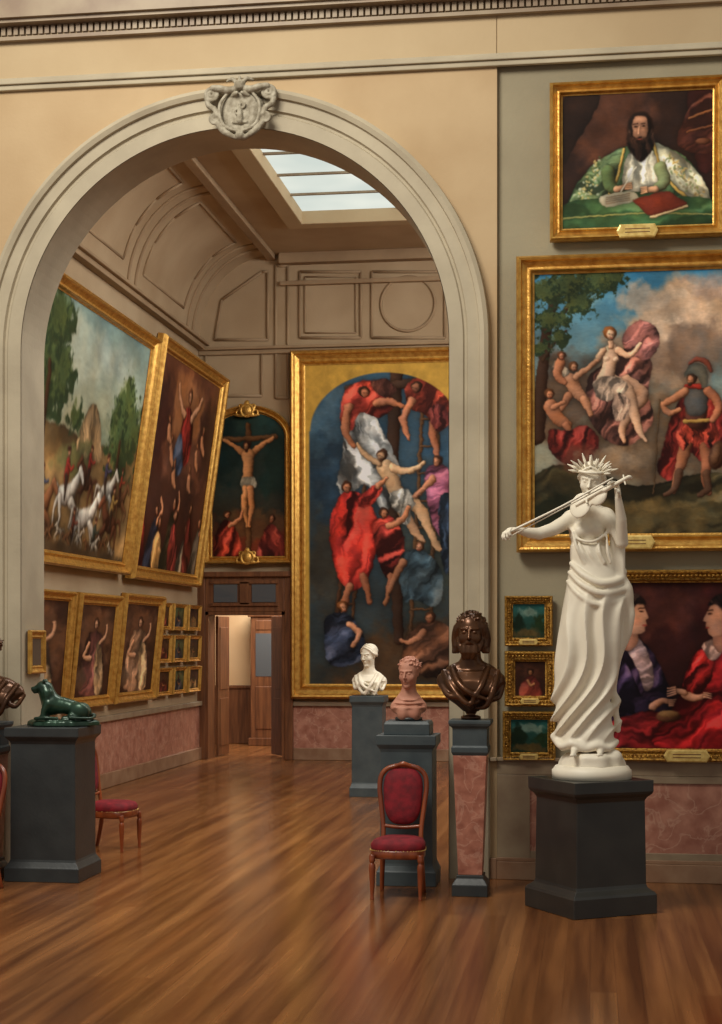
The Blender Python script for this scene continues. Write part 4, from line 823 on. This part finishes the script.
for s in (-1,1):
    S.chain([(s*.03,-.06,.165),(s*.09,-.075,.15),(s*.15,-.08,.165),(s*.205,-.07,.175)],[.026,.028,.026,.022],.006)
    for rr,tt in ((.045,.014),(.018,.014)): S.tor((s*.215,-.06,.13),rr,tt,.004)
    S.chain([(s*.255,-.05,.11),(s*.24,-.05,.05),(s*.19,-.06,.01),(s*.175,-.07,-.04)],[.02,.022,.022,.02],.006)
    for rr,tt in ((.034,.012),(.012,.011)): S.tor((s*.19,-.07,-.065),rr,tt,.004)
    S.chain([(s*.17,-.07,-.10),(s*.13,-.07,-.155),(s*.08,-.07,-.19),(s*.03,-.06,-.215)],[.02,.024,.022,.016],.006)
    S.chain([(s*.10,-.07,.12),(s*.145,-.08,.05),(s*.15,-.08,-.03),(s*.125,-.08,-.11),(s*.06,-.08,-.155),(0,-.08,-.165)],[.012,.013,.013,.013,.012,.011],.003)
    S.chain([(s*.02,-.07,.2),(s*.055,-.075,.235),(s*.10,-.06,.225)],[.018,.016,.008],.005)
    S.cap((s*.06,-.06,.11),(s*.02,-.085,.125),.014,.014,.006)
S.ell((0,-.08,.185),(.04,.035,.04),k=.008); S.chain([(0,-.07,.2),(0,-.075,.25)],[.02,.010],.008); S.ell((0,-.07,-.2),(.035,.035,.035),k=.01)
ks=empty('arch_keystone_cartouche',(AC+.085,Y0-.06,ZS+AR+.085)); o=S.obj('carving','carve',ks,1); o.scale=(.92,1,.88)

# ------------------------------------------------------------------ PEDESTALS
def pedestal(name,loc,rz,keys,m):
    e=empty(name,loc,rz); block('body',keys,m,e); return e
h=.283
pedestal('statue_pedestal',(0,9.6,0),math.radians(-103+45+90),[(h,h,0),(h,h,.11),(h*.97,h*.97,.125),(h*.86,h*.86,.15),(h*.84,h*.84,.17),(h*.82,h*.82,.66),(h*.86,h*.86,.68),(h*.93,h*.93,.70),(h*.95,h*.95,.715),(h*.95,h*.95,.78)],'black')
def sl(w,d,z): return [(w,d,0),(w,d,.09),(w*.97,d*.97,.10),(w*.9,d*.9,.13),(w*.88,d*.88,.145),(w*.87,d*.87,z-.11),(w*.9,d*.9,z-.09),(w*.97,d*.97,z-.07),(w,d,z-.06),(w,d,z)]
pedestal('slate_pedestal',(-3.585,10.40,0),0,sl(.255,.25,1.02),'slate')
pb=pedestal('slate_pedestal',(-1.183,10.49,0),0,sl(.195,.17,.98),'slateblue'); block('upper_plinth',[(.15,.13,.98),(.15,.13,1.05),(.14,.12,1.07)],'slateblue',pb)
pa=pedestal('slate_pedestal',(-2.25,16.3,0),0,sl(.18,.17,1.03),'slateblue')
def herm(x,y,H):
    e=empty('marble_herm_pedestal',(x,y,0))
    block('foot',[(.112,.112,0),(.112,.112,.07),(.10,.10,.09),(.085,.085,.11),(.085,.085,.13)],'slate',e)
    block('shaft',[(.075,.075,.13),(.105,.105,H-.22)],'marble_rose',e)
    block('capital',[(.105,.105,H-.22),(.115,.115,H-.20),(.115,.115,H-.17),(.108,.108,H-.16),(.108,.108,H-.05),(.125,.125,H-.035),(.132,.132,H-.02),(.132,.132,H)],'slateblue',e)
    return e
herm(-.742,10.07,1.10)
herm(-4.02,10.33,1.05)

# ------------------------------------------------------------------ BUSTS
def bust(name,loc,rz,m,Hd,z_head,shw,hair,beard,soc,yaw=0,tilt=0,cloak=True,h=.005,socm=None,female=False):
    e=empty(name,loc,rz); sw=shw
    S=Sculpt((-sw-.06,-.24,0),(sw+.06,.24,z_head+Hd*.75),h)
    zs=z_head-Hd*.92
    R=rot(yaw,tilt); q=Hd/.24
    S.cap((0,.02,zs-.02),(0,.0,z_head-.2*Hd),Hd*.27,Hd*.22,.03)
    for s in (-1,1):
        S.chain([(s*.03,.02,zs+Hd*.1),(s*sw*.45,.02,zs),(s*sw*.74,.02,zs-Hd*.22)],[Hd*.15,Hd*.2,Hd*.22],.04)
        S.ell((s*sw*.36,-.04,zs-Hd*.42),(sw*.40,Hd*.30,Hd*.30),k=.04)
    keys=[(soc,0,0,sw*.22,.05),(soc+.04*q,0,0,sw*.45,.075),(soc+.4*(zs-soc),0,.0,sw*.80,.10*q),(zs-.22*Hd,0,.01,sw*.90,.115*q),(zs,0,.02,sw*.55,.08*q)]
    S.loft(keys,k=.03)
    if cloak:
        fl=[((-sw*.80,.0,zs-.0*Hd),(-sw*.55,-.10,zs-.35*Hd),(-sw*.1,-.15,zs-.75*Hd),(sw*.3,-.12,soc+.3*(zs-soc))),
            ((-sw*.92,.0,zs-.2*Hd),(-sw*.66,-.10,zs-.55*Hd),(-sw*.25,-.13,soc+.35*(zs-soc)),(sw*.05,-.1,soc+.12*(zs-soc))),
            ((-sw*.55,-.02,zs+.1*Hd),(-sw*.34,-.12,zs-.25*Hd),(0,-.155,zs-.5*Hd),(sw*.45,-.13,zs-.65*Hd)),
            ((sw*.50,-.02,zs+.1*Hd),(sw*.36,-.12,zs-.25*Hd),(sw*.2,-.15,zs-.5*Hd),(0,-.15,zs-.8*Hd)),
            ((sw*.80,.0,zs-.0*Hd),(sw*.66,-.11,zs-.4*Hd),(sw*.48,-.12,zs-.8*Hd),(sw*.2,-.1,soc+.1*(zs-soc))),
            ((sw*.95,.02,zs-.3*Hd),(sw*.82,-.06,zs-.6*Hd),(sw*.6,-.09,soc+.3*(zs-soc)),(sw*.35,-.09,soc+.12*(zs-soc)))]
        for f in fl: S.chain(f,[.013*q,.017*q,.017*q,.010*q],.012)
    head(S,(0,-.02,z_head),Hd,R,hair,beard,female=female)
    S.obj('figure',m,e,1)
    sm=socm or m
    lathe('socle',[(soc*.55+.035,0.002),(soc*.55+.035,.018),(soc*.5+.015,.028),(soc*.25+.012,soc*.5),(soc*.3+.02,soc*.85),(soc*.3+.035,soc+.02)],sm,e)
    return e
bust('bronze_bust',(-.742,10.07,1.101),math.radians(2),'bronze',.26,.54,.215,'long',True,.05,yaw=math.radians(-4),h=.004)
bust('bronze_bust',(-4.02,10.33,1.051),0,'bronze',.24,.47,.26,'short',True,.08)
bust('marble_bust',(-2.25,16.3,1.031),math.radians(-6),'marble',.23,.41,.18,'bun',False,.10,yaw=math.radians(-24),tilt=math.radians(8),female=True)
bust('terracotta_bust',(-1.183,10.49,1.071),math.radians(8),'terra',.195,.31,.105,'short',False,.10,yaw=math.radians(-24),tilt=math.radians(6),cloak=False,h=.0038,socm='slate')
# ------------------------------------------------------------------ GREEN BRONZE LION
le=empty('green_bronze_lion',(-3.52,10.40,1.02),math.radians(8))
S=Sculpt((-.28,-.17,0),(.28,.17,.36),.005)
S.loft([(0.002,0,0,.24,.13),(.03,0,0,.235,.125),(.045,0,0,.21,.11)],fold=lambda th,z,x,y:.05*np.sin(5*th)+.03*np.sin(11*th),k=.01)
S.chain([(-.09,0,.19),(-.06,0,.15),(.02,0,.135),(.10,0,.11),(.15,0,.09)],[.05,.066,.054,.052,.045],.03)
S.ell((-.085,0,.15),(.055,.062,.075),k=.03); S.ell((-.112,0,.235),(.052,.06,.068),k=.03)
S.ell((-.135,-.01,.265),(.042,.04,.04),k=.015); S.cap((-.16,-.012,.258),(-.192,-.014,.248),.024,.019,.012); S.ell((-.205,-.014,.256),.009,k=.004)
S.cap((-.165,-.012,.235),(-.188,-.014,.23),.014,.012,.006)
for s in (-1,1):
    S.ell((-.118,s*.035-.01,.303),(.012,.01,.016),k=.006); S.ell((-.158,s*.02-.012,.276),.007,k=.003)
    S.chain([(-.09,s*.045,.15),(-.115,s*.05,.10),(-.12,s*.05,.06)],[.036,.024,.019],.015); S.chain([(-.12,s*.05,.06),(-.145,s*.052,.052)],[.022,.018],.01)
    for t in range(4): S.ell((-.165,s*.05+(t-1.5)*.010,.052),(.010,.006,.009),k=.003)
    S.ell((.12,s*.05,.10),(.065,.034,.058),np.array(Matrix.Rotation(.4,3,'Y')),k=.02)
    S.chain([(.07,s*.065,.07),(.10,s*.068,.055),(.06,s*.07,.052),(.02,s*.07,.052)],[.026,.02,.017,.019],.01)
S.chain([(.17,0,.08),(.21,.03,.07),(.20,-.05,.055),(.13,-.10,.056),(.07,-.115,.06)],[.016,.012,.010,.010,.014],.008)
S.chain([(-.17,-.09,.055),(-.10,-.11,.06),(-.02,-.10,.055)],[.010,.013,.010],.006)
for i in range(14):
    a=i*.45; S.chain([(-.125+.02*math.cos(a),.03*math.sin(a),.28),(-.10+.032*math.cos(a),.058*math.sin(a),.23),(-.095+.027*math.cos(a),.063*math.sin(a),.17)],[.011,.014,.007],.004)
S.obj('lion','green',le,1)

# ------------------------------------------------------------------ MARBLE VIOLINIST
st=empty('marble_violinist_statue',(0.02,9.6,.78),0)
U=.0059
q=lambda px,py,d=0.:((px-592)*U,d,(778-py)*U)
S=Sculpt((-.56,-.50,.06),(.32,.30,2.0),.006)
zz=lambda py:(778-py)*U; xx=lambda px:(px-592)*U
K=[(748,583,27,.15,.0),(736,583,30,.155,.0),(708,581,30,.15,0),(670,582,31,.145,-.01),(635,586,32,.145,-.01),(604,592,31.5,.145,.0),(582,593,28,.13,0),(562,591,21.5,.105,0),(545,589,19,.09,0)]
S.loft([(zz(a),xx(b),e,c*U,d) for a,b,c,d,e in K],k=.03)
S.chain([q(583,600,-.05),q(574,655,-.09),q(572,700,-.07),q(570,735,-.05)],[.08,.062,.05,.045],.05)
S.chain([q(601,600,-.04),q(604,655,-.07),q(600,700,-.05),q(601,738,-.03)],[.078,.058,.046,.04],.05)
S.chain([q(616,574,-.01),q(627,596,.0),q(624,632,.02),q(612,668,.02),q(613,700,.02),q(617,730,.02)],[.04,.038,.04,.036,.032,.02],.02)
def folds(X,Y,Z):
    m=np.clip((zz(578)-Z)/.16,0,1)*np.clip((Z-zz(744))/.10,.25,1)
    wz=(zz(600)-Z)
    u=X+.27*wz*wz+.16*wz + .022*np.sin(Z*9+Y*6)
    a=1-np.abs(np.sin(u*30+.9*np.sin(Z*6+1)))*2
    b=np.sin(u*71+1.4*np.sin(Z*8))
    return -m*(.013*a+.005*b)*(.75+.35*np.clip(wz/.6,0,1))
S.disp((-.3,-.3,zz(754)),(.3,.3,zz(570)),folds)
S.chain([q(570,562,-.05),q(582,574,-.117),q(600,583,-.13),q(617,579,-.05),q(621,570,.03)],[.014,.020,.024,.026,.026],.010)
S.chain([q(568,571,-.05),q(581,584,-.13),q(600,593,-.135),q(622,588,-.03)],[.012,.018,.022,.026],.010)
S.chain([q(566,580,-.05),q(578,594,-.13),q(596,604,-.135),q(620,598,-.04)],[.010,.014,.016,.018],.014)
# hem trailing on the rock
S.chain([q(552,736,-.02),q(560,745,-.11),q(572,742,-.15),q(584,747,-.15),q(596,744,-.14),q(607,747,-.10),q(615,741,-.02)],[.018,.020,.019,.020,.019,.018,.016],.03)
for px,dy in ((574,-.16),(600,-.13)):
    S.chain([q(px,746,dy+.06),q(px-1,749,dy-.0),q(px-2,752,dy-.04)],[.024,.020,.015],.012)
    for t in range(5): S.ell(q(px-2+(t-2)*1.4,753,dy-.053+abs(t-1)*.005),(.0058,.013,.0075),k=.004)
# torso
S.ell(q(587,531),(.113,.08,.11),k=.04); S.ell(q(588,551),(.098,.078,.09),k=.04)
for s in (-1,1): S.ell(q(587+s*7.8,530,-.062),(.041,.035,.038),k=.025)
S.chain([q(570,516),q(588,510),q(604,514)],[.046,.052,.046],.03)
S.cap(q(588,510,.0),q(590,492,-.01),.043,.040,.03)
S.chain([q(567,521,-.02),q(576,537,-.087),q(591,541,-.103),q(606,531,-.06),q(610,517,.0)],[.009,.009,.009,.010,.014],.006)
for i,(a,b,c) in enumerate((((571,530),(576,548),(583,562)),((577,540),(582,552),(590,564)),((586,543),(589,553),(597,564)),((597,540),(598,552),(603,562)),((605,534),(606,550),(609,562)))):
    S.chain([q(*a,-.08),q(*b,-.10),q(*c,-.095)],[.006,.011,.010],.010)
for o in (0,4,8): S.chain([q(604+o*.6,512,.01),q(611+o,535,-.03+o*.004),q(612+o,560,-.03),q(613+o,580,-.03)],[.017,.021,.021,.016],.01)
# right arm (bow arm)
S.segs([q(570,517,0),q(552,528,-.07),q(538,533,-.13)],[.046,.040,.034],.025); S.segs([q(538,533,-.13),q(529,532.5,-.17),q(520,531,-.22)],[.034,.031,.020],.008)
hand(S,q(520,531,-.22),(-.8,-.5,.05),(.1,-.1,-1),side=-1,curl=.8,sz=.9)
# left arm (violin)
S.segs([q(605,515,0),q(614,528,-.06),q(620,542,-.10)],[.048,.042,.035],.02); S.segs([q(620,542,-.10),q(619,520,-.17),q(616,500,-.23)],[.036,.032,.020],.008)
hand(S,q(616,500,-.23),(-.1,-.1,1),(-1,-.3,-.1),side=1,curl=.75,sz=.85)
R=rot(math.radians(-8),math.radians(14),math.radians(6))
head(S,q(590,479,-.02),.22,R,'bun',False,True,True)
S.obj('figure','marble',st,1)
vi=Sculpt((-.2,-.12,-.06),(.36,.12,.07),.0045)
vi.ell((-.085,0,0),(.082,.088,.020),k=.01); vi.ell((.055,0,0),(.066,.072,.020),k=.025)
for s in (-1,1): vi.cap((-.012,s*.10,-.05),(-.012,s*.10,.05),.034,.034,.006,True)
vi.cap((.10,0,.012),(.27,0,.010),.015,.012,.005); vi.cap((-.1,0,.024),(.10,0,.026),.010,.010,.004); vi.ell((.29,0,0),(.022,.014,.022),k=.008)
vi.cap((-.02,-.03,.03),(-.02,.03,.03),.007,.007,.003)
for s in (-1,1): vi.cap((.26,s*.0,.005),(.26,s*.035,.005),.006,.006,.003)
vo=vi.obj('violin','marble',st,1)
a=Vector(q(590,500,-.18)); b=Vector(q(617,486,-.27)); dx=(b-a).normalized(); up=Vector((-.15,-.85,.45)); up=(up-dx*up.dot(dx)).normalized(); sd=up.cross(dx); f=.92
vo.matrix_local=Matrix(((dx.x*f,sd.x*f,up.x*f,a.x),(dx.y*f,sd.y*f,up.y*f,a.y),(dx.z*f,sd.z*f,up.z*f,a.z),(0,0,0,1)))
tube('bow_stick',[q(507,534,-.28),q(560,509,-.30),q(611,481,-.29)],[.007,.0065,.0045],'marble',st,6,8)
tube('bow_hair',[q(509,538,-.28),q(611,485,-.285)],[.0035,.0035],'marble',st,3,6)
hc=np.array(q(590,479,-.02))
for i in range(22):
    a=math.radians(-8+196*(i%11)/10+(8 if i>10 else 0)); rr=.082; row=i>10
    base=hc+R@np.array([rr*math.cos(a),-.045 if not row else .0,.06+.035*math.sin(a)]); 
    dirv=R@np.array([math.cos(a)*1.0,(-.5 if not row else .1),.3+math.sin(a)*.9]); dirv/=np.linalg.norm(dirv); Ln=.04+.017*((i*7)%3)
    P=[tuple(base-dirv*.02),tuple(base+dirv*Ln*.45),tuple(base+dirv*Ln)]
    tube('laurel_leaf',P,[.006,.009,.0015],'marble',st,3,6)
tube('wreath',[tuple(hc+R@np.array([.079*math.cos(k*math.pi/6),.0+.09*math.sin(k*math.pi/6),.06])) for k in range(12)],.009,'marble',st,3,8,closed=True)
lathe('base_disc',[(.235,0.001),(.235,.05),(.225,.06),(.215,.075),(.20,.08)],'marble',st,48,c=(-.01,0))
S=Sculpt((-.22,-.24,.06),(.22,.22,.22),.008)
S.loft([(.065,-.01,0,.195,.20),(.10,-.01,0,.185,.195),(.135,-.01,-.01,.165,.185),(.155,-.01,-.01,.13,.16)],fold=lambda th,z,x,y:.05*np.sin(4*th+1)+.03*np.sin(9*th),k=.01)
S.ell((.10,-.05,.13),(.07,.06,.05),k=.02); S.obj('rock','marble',st,2)

# ------------------------------------------------------------------ CHAIRS
def chair(loc,rz):
    e=empty('red_velvet_chair',loc,rz)
    def se(a,b,z,n=40,ex=3.2,taper=.10):
        out=[]
        for j in range(n):
            t=2*math.pi*j/n; c,s=math.cos(t),math.sin(t)
            x=a*math.copysign(abs(c)**(2/ex),c); y=b*math.copysign(abs(s)**(2/ex),s); x*=1-taper*(y/b); out.append((x,y,z))
        return out
    rings_obj('seat_rail',[se(.158,.17,.25),se(.165,.177,.262),se(.165,.177,.295),se(.158,.17,.305)],'wood',e)
    rings_obj('seat',[se(.158,.17,.295),se(.165,.176,.31),se(.165,.176,.335),se(.15,.16,.358),se(.11,.12,.37),se(.04,.05,.376)],'velvet',e)
    V=[];F=[]
    for x,y,z in se(.168,.179,.302,56):
        b=len(V); r=.0045
        V+=[(x+r,y,z),(x,y+r,z),(x-r,y,z),(x,y-r,z),(x,y,z+r),(x,y,z-r)]; F+=[(b,b+1,b+4),(b+1,b+2,b+4),(b+2,b+3,b+4),(b+3,b,b+4),(b+1,b,b+5),(b+2,b+1,b+5),(b+3,b+2,b+5),(b,b+3,b+5)]
    mesh_obj('nails',V,F,'brass',e)
    for i,s in enumerate((-1,1)):
        tube('leg_front_%d'%(i+1),[(s*.148,-.15,.275),(s*.150,-.156,.24),(s*.150,-.156,.225),(s*.150,-.156,.20),(s*.149,-.156,.10),(s*.149,-.157,.03),(s*.150,-.158,0)],[.020,.019,.013,.021,.016,.011,.013],'wood',e,4,12)
        tube('leg_back_%d'%(i+1),[(s*.122,.145,.31),(s*.125,.155,.20),(s*.13,.175,.10),(s*.135,.20,0)],[.017,.017,.015,.013],'wood',e,5,10)
    yb=lambda z:.15+(z-.3)*.17
    zs=[(-.122,.28),(-.120,.36),(-.124,.44),(-.139,.56),(-.150,.66),(-.140,.735),(-.10,.778),(-.045,.795),(0,.80)]
    P=[(x,yb(z),z) for x,z in zs]+[(-x,yb(z),z) for x,z in zs[-2::-1]]
    tube('back_frame',P,[.015]*3+[.016]*11+[.015]*3,'wood',e,5,12)
    tube('back_rail',[(-.12,yb(.42),.42),(0,yb(.41),.41),(.12,yb(.42),.42)],.012,'wood',e,5,10)
    tube('crest',[(-.06,yb(.79)-.008,.79),(0,yb(.80)-.012,.81),(.06,yb(.79)-.008,.79)],[.007,.016,.007],'wood',e,5,10)
    def br(f,o,n=48):
        out=[]
        for j in range(n):
            t=2*math.pi*j/n; c,s=math.cos(t),math.sin(t)
            cx=math.copysign(abs(c)**(2/2.9),c); cz=math.copysign(abs(s)**(2/2.9),s)
            z=.605+.178*f*cz; x=(.124+.012*cz)*f*cx; out.append((x,yb(z)+o,z))
        return out
    rings_obj('back_pad',[br(.3,-.033),br(.7,-.03),br(.92,-.018),br(1,-.004),br(1,.008),br(.8,.016)],'velvet',e)
    return e
chair((-1.18,9.93,0),math.radians(0))
chair((-3.62,11.85,0),math.radians(80))
chair((-3.95,9.74,0),math.radians(-20))

# ------------------------------------------------------------------ LIGHT
w=bpy.data.worlds.new('World'); sc.world=w; w.use_nodes=True
w.node_tree.nodes['Background'].inputs[0].default_value=(1,.94,.85,1); w.node_tree.nodes['Background'].inputs[1].default_value=.33
def area(name,loc,target,sx,sy,e,col=(1,.94,.83)):
    l=bpy.data.lights.new(name,'AREA'); l.shape='RECTANGLE'; l.size=sx; l.size_y=sy; l.energy=e; l.color=col
    o=bpy.data.objects.new(name,l); link(o); o.location=loc; o.rotation_euler=(Vector(target)-Vector(loc)).to_track_quat('-Z','Y').to_euler(); return o
area('gallery_key',(-3.4,5.8,7.6),(-.3,10.4,1.8),3,2,440)  # added key lamp, out of view; lights the near gallery from upper left
area('far_fill',(-1.2,12.9,6.6),(-1.8,14.2,0),4,2.2,270,(1,.97,.92))  # added fill under the far ceiling, placed where the camera misses it
area('far_fill_2',(1.8,16,6.5),(-3.4,19.5,4.2),2.5,3,380,(1,.97,.92))  # second added fill, unseen; brightens the far end wall
area('beyond_fill',(-4.2,Y1+1.5,3.2),(-4.2,Y1+1.6,0),1.5,1.5,150,(1,.94,.84))  # unseen lamp added to brighten the room behind the doorway

# ------------------------------------------------------------------ CAMERA
cd=bpy.data.cameras.new('camera'); cd.sensor_fit='VERTICAL'; cd.sensor_height=36; cd.lens=FPX/1024*36; cd.shift_y=.125; cd.clip_end=100
co=bpy.data.objects.new('camera',cd); link(co); co.location=(0,0,EYE); co.rotation_euler=(math.radians(90),0,YAW)
sc.camera=co
